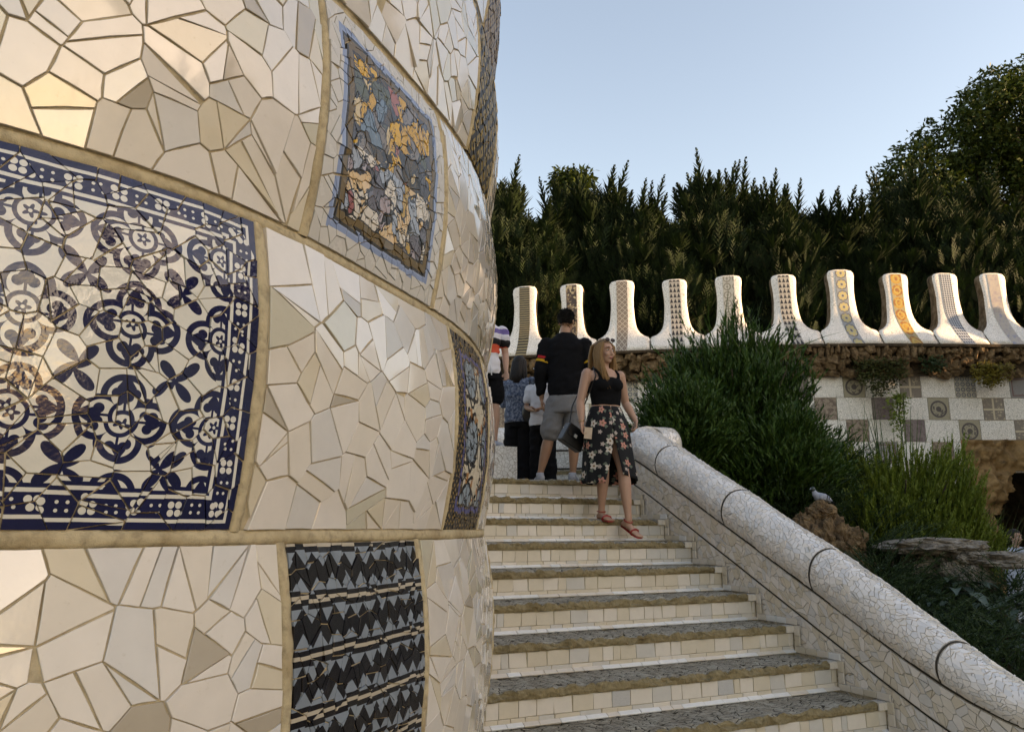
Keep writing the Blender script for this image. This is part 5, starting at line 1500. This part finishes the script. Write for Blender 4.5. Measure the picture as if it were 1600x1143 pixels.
ph = MB(); V, F = box(-.004, .004, -.034, .034, -.05, .05); R = Matrix.Rotation(math.radians(70), 3, 'Z') @ Matrix.Rotation(.1, 3, 'X'); ph.put([Vector((-.150, -.085, .735)) + R @ Vector(v) for v in V], F)
held('smartphone', ph, simple('rose_gold_phone', (.50, .36, .26), .3, .5, .1), woman, 'rose gold smartphone in the hand of the woman in the floral skirt', 'phone')
bag = MB()
V, F = box(-.15, .15, -.05, .05, -.12, .12); R = Matrix.Rotation(.2, 3, 'Z') @ Matrix.Rotation(math.radians(28), 3, 'Y')
def rb(v, x=.0): return Vector((-.215, .10, .715)) + R @ Vector(v)
_o = [(x * .118, z * .092) for x, z in ((-.86, -1), (.86, -1), (.97, -.96), (1, -.84), (.90, .84), (.86, .95), (.76, 1), (-.76, 1), (-.86, .95), (-.90, .84), (-1, -.84), (-.97, -.96))]
V = []; F = []
for y_, k_ in ((-.040, .93), (-.034, 1.0), (.034, 1.0), (.040, .93)): V += [rb((x * k_, y_, z * k_)) for x, z in _o]
for j in range(3):
    for i in range(12): F.append((j*12+i, j*12+(i+1) % 12, (j+1)*12+(i+1) % 12, (j+1)*12+i))
F += [tuple(range(12))[::-1], tuple(36 + i for i in range(12))]; bag.put(V, F)
V, F = box(-.100, .100, -.0455, -.0405, -.015, .088); bag.put([rb((v[0] * (1 - .12 * (v[2] < 0)), v[1], v[2])) for v in V], F)
bag.put(*tube([rb((-.08, 0, .08)), (-.20, .13, 1.0), (-.06, .085, 1.30), (-.045, .0, 1.345), (-.06, -.08, 1.25), (-.14, .05, .95), rb((.08, 0, .08))], [.006] * 7, 6))
bo = held('handbag', bag, LEATHER, woman, 'black handbag on a strap at the hip of the woman in the floral skirt', 'bag')
ck = MB(); ck.put([rb(v) for v in box(-.02, .012, -.050, -.046, -.01, .02)[0]], box(0, 1, 0, 1, 0, 1)[1]); ck.V = [tuple(_M @ Vector(v)) for v in ck.V]; c_ = ck.build('clasp', simple('silver_clasp', (.6, .6, .58), .25)); c_.parent = bo

# ---- man seen from behind --------------------------------------------------------------------------
mp_ = at_y(886, 742, 8.25)
man = person((mp_.x, mp_.y, zl), math.radians(-8), 'man in black sweatshirt and grey shorts seen from behind on the landing')
b = MB()   # local frame: faces +y (away), left = -x
torso(b, [(.84, .165, .12, 0, 0), (.95, .17, .125, 0, 0), (1.05, .16, .115, 0, .0), (1.2, .18, .125, 0, .01), (1.35, .205, .125, 0, .0), (1.43, .19, .10, 0, -.01), (1.48, .10, .075, 0, -.01)])
limb(b, [(0, -.01, 1.46), (0, .005, 1.53), (0, .015, 1.58)], [.066, .060, .058])
Tm = head(b, (.015, .028, 1.655), math.pi - .15, .05, 1.06)
arm(b, (-.215, -.01, 1.40), (-.275, -.03, 1.12), (-.275, .06, .86), k=1.15); hand(b, (-.275, .06, .86), (.02, .15, -1), (.9, .2, 0), .6, 1.08, 1)
arm(b, (.215, -.01, 1.40), (.285, .02, 1.12), (.22, .14, .93), k=1.15); hand(b, (.22, .14, .93), (-.4, .8, -.3), (-.6, -.2, -.4), .7, 1.08, -1)
leg(b, (-.10, 0, .86), (-.19, .03, .47), (-.295, .0, .08), 1.12); leg(b, (.10, 0, .86), (.085, .03, .47), (.06, .03, .08), 1.14)
remesh('body', b, .008, SKIN_B, man, 5)
t = MB()
torso(t, [(.86, .19, .145, 0, 0), (.92, .198, .152, 0, 0), (1.05, .196, .150, 0, .0), (1.2, .205, .155, 0, .008), (1.35, .228, .150, 0, .0), (1.43, .215, .122, 0, -.01), (1.485, .125, .095, 0, -.01), (1.515, .088, .085, 0, -.005)])
for sh, el, wr in (((-.21, -.01, 1.395), (-.278, -.03, 1.12), (-.277, .045, .93)), ((.21, -.01, 1.395), (.287, .02, 1.12), (.24, .10, .97))):
    limb(t, [sh, L3(sh, el, .5), el, L3(el, wr, .5), wr], [.088, .080, .068, .060, .054])
remesh('sweatshirt', t, .009, BLACK, man, 6, .016)
for col_, z_ in ((RED, .44), (YEL, .56)):
    for sh, el in (((-.21, -.01, 1.395), (-.278, -.03, 1.12)), ((.21, -.01, 1.395), (.287, .02, 1.12))):
        p0, p1 = L3(sh, el, z_), L3(sh, el, z_ + .09); add('sleeve_band', *tube([p0, p1], [.0845, .0815], 20, False), col_, smooth=True).parent = man
t = MB()
torso(t, [(.70, .20, .14, 0, 0), (.80, .198, .148, 0, 0), (.90, .190, .142, 0, 0), (.93, .186, .138, 0, 0)])
limb(t, [(-.095, 0, .84), (-.14, .012, .66), (-.175, .02, .53)], [.110, .116, .118]); limb(t, [(.095, 0, .84), (.095, .012, .66), (.088, .02, .53)], [.110, .116, .118])
so = remesh('shorts', t, .009, GREY, man, 6, .015)
hm = MB(); V, F = ellipsoid((0, .014, .032), (.082, .100, .092), 20, 14); F = [f for f in F if not (sum(V[i][1] for i in f) / 4 < -.035 and sum(V[i][2] for i in f) / 4 < .075) and sum(V[i][2] for i in f) / 4 > -.048]
hm.put(Tm(V), F); r = random.Random(9)
for i in range(420):
    d_ = Vector((r.gauss(0, 1), r.gauss(.35, 1), r.gauss(.45, .8))).normalized(); p_ = Vector((d_.x * .082, .014 + d_.y * .100, .032 + d_.z * .092))
    if p_.y < -.03 and p_.z < .08 or p_.z < -.05: continue
    e_ = (d_ * .7 + Vector((r.gauss(0, .3), -.3, -.45))).normalized(); hm.put(*tube(Tm([p_ - d_ * .004, p_ + e_ * .012, p_ + e_ * .024]), [.004, .0035, .001], 4))
kid(hm.build('hair', simple('black_hair', (.008, .006, .005), .8, .15, .2, 60, .4), smooth=True), man)
def shoe(an, d, root, m=SHOE):
    a = Vector(an); d = Vector(d).normalized(); sd = d.cross(UP); s = MB()
    s.put(*tube([a - d * .075 + UP * -.035, a - d * .03 + UP * -.03, a + d * .06 + UP * -.04, a + d * .15 + UP * -.05, a + d * .20 + UP * -.058], [.036, .042, .046, .044, .026], 12, True, sd, [.040, .048, .034, .024, .014]))
    s.put(*tube([a - d * .02 + UP * -.02, a - d * .015 + UP * .02], [.046, .042], 12, True, sd))
    o = s.build('shoe', m, smooth=True); o.parent = root
    q = MB(); q.put(*tube([a - d * .085 + UP * -.070, a + d * .05 + UP * -.072, a + d * .16 + UP * -.072, a + d * .21 + UP * -.070], [.040, .046, .048, .028], 12, True, sd, [.010] * 4)); w = q.build('sole', SOLE, smooth=True); w.parent = o
shoe((-.295, .0, .08), (-.35, 1, 0), man); shoe((.06, .03, .08), (.15, 1, 0), man); man.scale = (.95, .95, 1.03)

# ---- generic clothed bystander ---------------------------------------------------------------------
def bystander(loc, rz, H, label, top, bottom, sk, hairmat, hair='long', bottom_kind='trousers', sleeve='long', arms=None, shoes=SHOE, yaw=0.0, face=True, cap=None, wide=1.0):
    k = H / 1.65; o = person(loc, rz, label)
    S = lambda *p: tuple(q * k for q in p)
    b = MB()
    torso(b, [S(.80, .15 * wide, .11, 0, 0), S(.88, .165 * wide, .115, 0, 0), S(1.0, .135 * wide, .095, 0, 0), S(1.15, .15 * wide, .11, 0, 0), S(1.28, .165 * wide, .10, 0, .0), S(1.345, .12, .075, 0, .0), S(1.365, .07, .06, 0, 0)])
    limb(b, [S(0, 0, 1.33), S(0, -.004, 1.43)], [.05 * k, .046 * k])
    T = head(b, S(0, -.012, 1.525), yaw, .12, k)
    A = arms or [((-.18, 0, 1.30), (-.22, .02, 1.05), (-.21, -.06, .83)), ((.18, 0, 1.30), (.22, .02, 1.05), (.21, -.06, .83))]
    for i, (s, e, w) in enumerate(A):
        s, e, w = S(*s), S(*e), S(*w); arm(b, s, e, w, k=k); d = Vector(w) - Vector(e); hand(b, w, d, (-s[0], -.2 * k, .1), .6, k * .95, 1 if i else -1)
    for s in (-1, 1): leg(b, S(s * .085, 0, .83), S(s * .095, -.015, .46), S(s * .10, .01, .08), k)
    remesh('body', b, .009, sk, o, 4)
    if face: face_parts(T, None, o)
    t = MB(); torso(t, [S(.80, .176 * wide, .135, 0, 0), S(.88, .18 * wide, .135, 0, 0), S(1.0, .160 * wide, .12, 0, 0), S(1.15, .170 * wide, .130, 0, 0), S(1.28, .182 * wide, .118, 0, 0), S(1.345, .13, .09, 0, 0), S(1.37, .078, .07, 0, 0)])
    for (s, e, w) in A:
        s, e, w = S(*s), S(*e), S(*w)
        if sleeve == 'long': limb(t, [s, L3(s, e, .5), e, L3(e, w, .8)], [.068 * k, .062 * k, .054 * k, .044 * k])
        else: limb(t, [s, L3(s, e, .55)], [.068 * k, .070 * k])
    remesh('shirt', t, .010, top, o, 5, .014)
    t = MB(); torso(t, [S(.74, .17, .13, 0, 0), S(.84, .172 * wide, .128, 0, 0), S(.90, .166 * wide, .125, 0, 0)])
    if bottom_kind == 'trousers':
        for s in (-1, 1): limb(t, [S(s * .085, 0, .80), S(s * .095, -.01, .46), S(s * .105, .01, .10)], [.098 * k * wide, .085 * k * wide ** 4, .082 * k * wide ** 5])
    elif bottom_kind == 'shorts':
        for s in (-1, 1): limb(t, [S(s * .085, 0, .80), S(s * .10, -.005, .56)], [.100 * k, .102 * k])
    remesh(bottom_kind, t, .010, bottom, o, 5, .014)
    hm = MB(); V, F = ellipsoid((0, .018, .032), (.084, .100, .094), 20, 14); F = [f for f in F if not (sum(V[i][1] for i in f) / 4 < -.03 and sum(V[i][2] for i in f) / 4 < .075) and sum(V[i][2] for i in f) / 4 > -.06]
    hm.put(T(V), F); r = random.Random(int(H * 1000))
    if hair == 'long':
        P = []
        for i in range(90):
            a = r.uniform(-.15, math.pi + .15); x, y = .080 * math.cos(a), .020 + .080 * math.sin(a)
            P.append(([(x * .4, .02, .122), (x, y, .04), (x * 1.15, y * 1.1, -.07), (x * 1.15 + r.gauss(0, .008), y * 1.1, -.17), (x + r.gauss(0, .012), y, -.26)], [.006, .014, .015, .014, .004]))
        strands(hm, T, P)
    kid(hm.build('hair', hairmat, smooth=True), o)
    for s in (-1, 1): shoe(S(s * .10, .01, .08), (s * .15, -1, 0), o, shoes)
    return o, T, S
DARKH = hairm('dark_hair', (.008, .006, .005), (.022, .015, .011))
def denim():
    m = Mat('blue_grey_patterned_denim', .85, .2); v = m.coord('Object'); n = m.noise(v, 35, 5, .7); m.set('Base Color', m.ramp(n, [(.35, (.03, .04, .07)), (.5, (.10, .13, .19)), (.62, (.26, .29, .34))])); m.bump(n, .3, .01); return m.m
d1 = at_y(812, 700, 9.3)
dark, Td, Sd = bystander((d1.x, d1.y, zl), math.radians(155), 1.56, 'dark-haired woman in patterned denim shirt and black trousers behind the man', denim(), BLACK2, SKIN_C, DARKH,
    arms=[((-.18, 0, 1.30), (-.20, -.06, 1.05), (-.06, -.24, 1.10)), ((.18, 0, 1.30), (.235, -.02, 1.04), (.10, -.22, 1.07))], shoes=LEATHER, wide=1.08)
hb = MB(); hb.put(*ellipsoid((-.24, .10, .86), (.15, .07, .13), 20, 12, lambda d: min(1.2, 1 / max(abs(d.x) ** 5 + abs(d.y) ** 5 + abs(d.z) ** 5, 1e-6) ** .2)))
hb.put(*tube([(-.33, .10, .96), (-.21, .06, 1.22), (-.14, .0, 1.31), (-.17, .09, 1.2), (-.15, .12, .96)], [.008] * 5, 6))
held('handbag', hb, LEATHER, dark, 'black shoulder bag of the dark-haired woman in denim', 'bag', True)
d2 = at_y(836, 690, 9.05)
capw, Tc, Sc_ = bystander((d2.x + .09, d2.y, zl), math.radians(-25), 1.42, 'small person in white cap and white tee hidden behind the man', WHITE_C, BLACK2, SKIN_B, DARKH, sleeve='short',
    arms=[((-.18, 0, 1.30), (-.21, -.05, 1.05), (-.02, -.22, .98)), ((.18, 0, 1.30), (.22, -.04, 1.05), (.06, -.22, 1.0))], shoes=LEATHER)
cp = MB(); V, F = ellipsoid((0, .012, .045), (.092, .108, .092), 20, 12); F = [f for f in F if sum(V[i][2] for i in f) / 4 > .035]; cp.put(Tc(V), F)
cp.put(*(lambda V, F: (Tc(V), F))(*tube([(0, -.07, .052), (0, -.13, .045), (0, -.175, .032)], [.078, .075, .05], 14, True, (1, 0, 0), [.006, .005, .004])))
M_ = Matrix.Translation(capw.location) @ Matrix.Rotation(capw.rotation_euler.z, 4, 'Z'); cp.V = [tuple(M_ @ Vector(v)) for v in cp.V]; tag(cp.build('cap', WHITE_C, smooth=True), 'white peaked cap on the small person behind the man', 'cap')
def tee_mat():
    m = Mat('white_violet_and_red_print_jersey', .8, .2); v = m.coord('Object'); q = m.node('ShaderNodeSeparateXYZ'); m.nt.links.new(v, q.inputs[0]); z = X(m.nt, q.outputs[2]); n = m.noise(v, 9, 3)
    z = z + (n - .5) * .05
    c = m.ramp((z - .8) / .7, [(0, (.60, .59, .62)), (.33, (.55, .08, .04)), (.47, (.012, .012, .014)), (.57, (.56, .55, .60)), (.66, (.13, .10, .27)), (.74, (.55, .54, .60)), (.97, (.5, .48, .58))], True); m.set('Base Color', c); return m.m
d3 = at_y(760, 560, 8.65)
zt3 = at_y(765, 466, 8.65).z - 1.68
boy, Tb, Sb = bystander((d3.x, d3.y, zt3), math.radians(15), 1.66, 'person in white violet and red printed tee half hidden by the mosaic wall', tee_mat(), BLACK, SKIN_A, DARKH, hair='short', bottom_kind='shorts', sleeve='short', wide=.86)
dc = MB()
for s in (-1, 1): dc.put(*tube([(s * .012, -.135, .90), (s * .02, -.150, .85), (s * .025, -.145, .78)], [.006] * 3, 6))
kid(dc.build('drawstring', WHITE_C), boy)
pl = MB(); V, F = box(-.30, .24, -.28, .28, zl - .01 - zt3, 0); pl.put([Vector((d3.x, d3.y, zt3)) + Matrix.Rotation(-AZ * -1, 3, 'Z') @ Vector(v) for v in V], F)
tag(pl.build('mosaic_plinth', LOW_WHITE), 'low white mosaic plinth under the person in the printed tee', 'plinth')
# person at the right edge, on the low path
d6 = at_y(1580, 880, 12.8)
far_p, T6, S6 = bystander((d6.x + .10, d6.y, -1.66), math.radians(20), 1.66, 'person in pale grey jacket and trousers at the right edge below the grotto', fabric('pale_blue_grey_jacket', (.36, .39, .45)), fabric('pale_trousers', (.42, .42, .46)), SKIN_A, DARKH, hair='short', wide=1.15)

# ------------------------------------------------------------------ low white mosaic wall behind the people
lw = empty('low_mosaic_wall', st(5.6, -.5, zl)); tag(lw, 'low white mosaic wall with rounded top behind the people on the landing', 'wall')
pa, pb = at_y(690, 700, 10.9), at_y(1010, 700, 10.3); V = []; F = []
pr = [(.0, 0), (.0, .42), (-.01, .62), (-.05, .78), (.02, .90), (.14, .95), (.27, .90), (.34, .78), (.34, 0)]
for i in range(31):
    t = i / 30; p = pa.lerp(pb, t); hgt = 1.02 - .10 * t; y = p.y + .5 * math.sin(t * math.pi)
    for o, hh in pr: V.append((p.x, y + o, zl + hh * hgt))
for i in range(30):
    for k in range(len(pr) - 1): a = i * len(pr) + k; F.append((a, a + len(pr), a + len(pr) + 1, a + 1))
add('wall_body', V, F, LOW_WHITE, lw, smooth=True)
for hh in (.62, .36):
    V = []; F = []
    for i in range(31):
        t = i / 30; p = pa.lerp(pb, t); hgt = 1.02 - .10 * t; y = p.y + .5 * math.sin(t * math.pi)
        V += [(p.x, y - .014, zl + hh * hgt - .012), (p.x, y - .014, zl + hh * hgt + .012)]
    for i in range(30): F.append((2*i, 2*i+2, 2*i+3, 2*i+1))
    add('joint', V, F, DARK_JOINT, lw)
for j in range(2):
    V = []; F = []
    for i in range(31):
        t = i / 30; p = pa.lerp(pb, t); y = p.y + .5 * math.sin(t * math.pi)
        o = -.5 + .25 * j; z = zl + .17 + .13 * j
        V += [(p.x, y + o, zl - .02), (p.x, y + o, z - .04), (p.x, y + o - .02, z - .04), (p.x, y + o - .02, z), (p.x, y + .02, z)]
    for i in range(30):
        for k in range(4): a = 5 * i + k; F.append((a, a + 5, a + 6, a + 1))
    add('base_step', V, F, [LOW_WHITE, TREAD_FRONT], lw, fm=[0 if q % 4 == 0 else 1 for q in range(len(F))])

# ------------------------------------------------------------------ pigeon (last)
pg = bd + Vector((-.03, -.02, .36)); pigeon = empty('pigeon', pg - Vector((0, 0, .03))); tag(pigeon, 'grey pigeon with black wing bars perched on the craggy boulder', 'bird')
PGR = simple('pale_grey_feathers', (.34, .36, .42), .7, .3, .08, 40); PDK = simple('dark_feathers', (.02, .022, .028), .6, .3, .2); PNK = simple('iridescent_neck', (.03, .05, .045), .35, .6, .3, 30)
b = MB(); f = Vector((-.86, -.25, .10)).normalized(); c = pg + Vector((0, 0, .065)); sd = f.cross(UP).normalized()
limb(b, [c - f * .155 - UP * .045, c - f * .09 - UP * .015, c - f * .03, c + f * .04 + UP * .006, c + f * .075 + UP * .035, c + f * .09 + UP * .065, c + f * .098 + UP * .09], [.012, .038, .060, .060, .042, .028, .027], [.010, .036, .058, .056, .040, .028, .027], sd, 14)
b.put(*ellipsoid(c + f * .108 + UP * .094, (.03, .028, .027), 12, 9)); b.put(*tube([c + f * .13 + UP * .092, c + f * .16 + UP * .083], [.008, .003], 6))
pb_ = remesh('body', b, .005, PGR, pigeon, 3); pb_.matrix_parent_inverse = Matrix.Translation(pigeon.location).inverted()
for n_, p_, r_, m_ in (('head', c + f * .104 + UP * .090, (.034, .033, .034), PNK), ):
    add(n_, *ellipsoid(p_, r_, 12, 9), m_, pigeon, smooth=True)
for s in (-1, 1):
    w = MB(); w.put(*tube([c + f * .05 + sd * s * .052, c - f * .03 + sd * s * .060 + UP * .004, c - f * .11 + sd * s * .04 - UP * .012, c - f * .175 + sd * s * .015 - UP * .03], [.012, .014, .010, .003], 8, True, sd, [.032, .044, .030, .008]))
    wg = w.build('wing', PGR, pigeon, smooth=True)
    for q in (.045, .08):
        bar = MB(); bar.put(*tube([c - f * q + sd * s * .0735 - UP * .03, c - f * (q + .012) + sd * s * .0745 + UP * .004, c - f * (q + .022) + sd * s * .066 + UP * .026], [.005] * 3, 6)); bar.build('wing_bar', PDK, wg)
tl = MB(); tl.put(*tube([c - f * .13 - UP * .03, c - f * .20 - UP * .055, c - f * .235 - UP * .068], [.022, .026, .024], 8, True, sd, [.008, .006, .003])); tl.build('tail', PDK, pigeon)
for s in (-1, 1):
    lg = MB(); q = c + sd * s * .022 - UP * .05 + f * .01; lg.put(*tube([q, q - UP * .045], [.006, .004], 6))
    for t in (-.5, 0, .5): lg.put(*tube([q - UP * .045, q - UP * .05 + (f + sd * t) * .025], [.003, .002], 5))
    lg.build('leg', simple('pink_leg', (.35, .10, .08), .6), pigeon)

pigeon.scale = (.74, .74, .74)

bpy.data.scenes.remove(WORK)
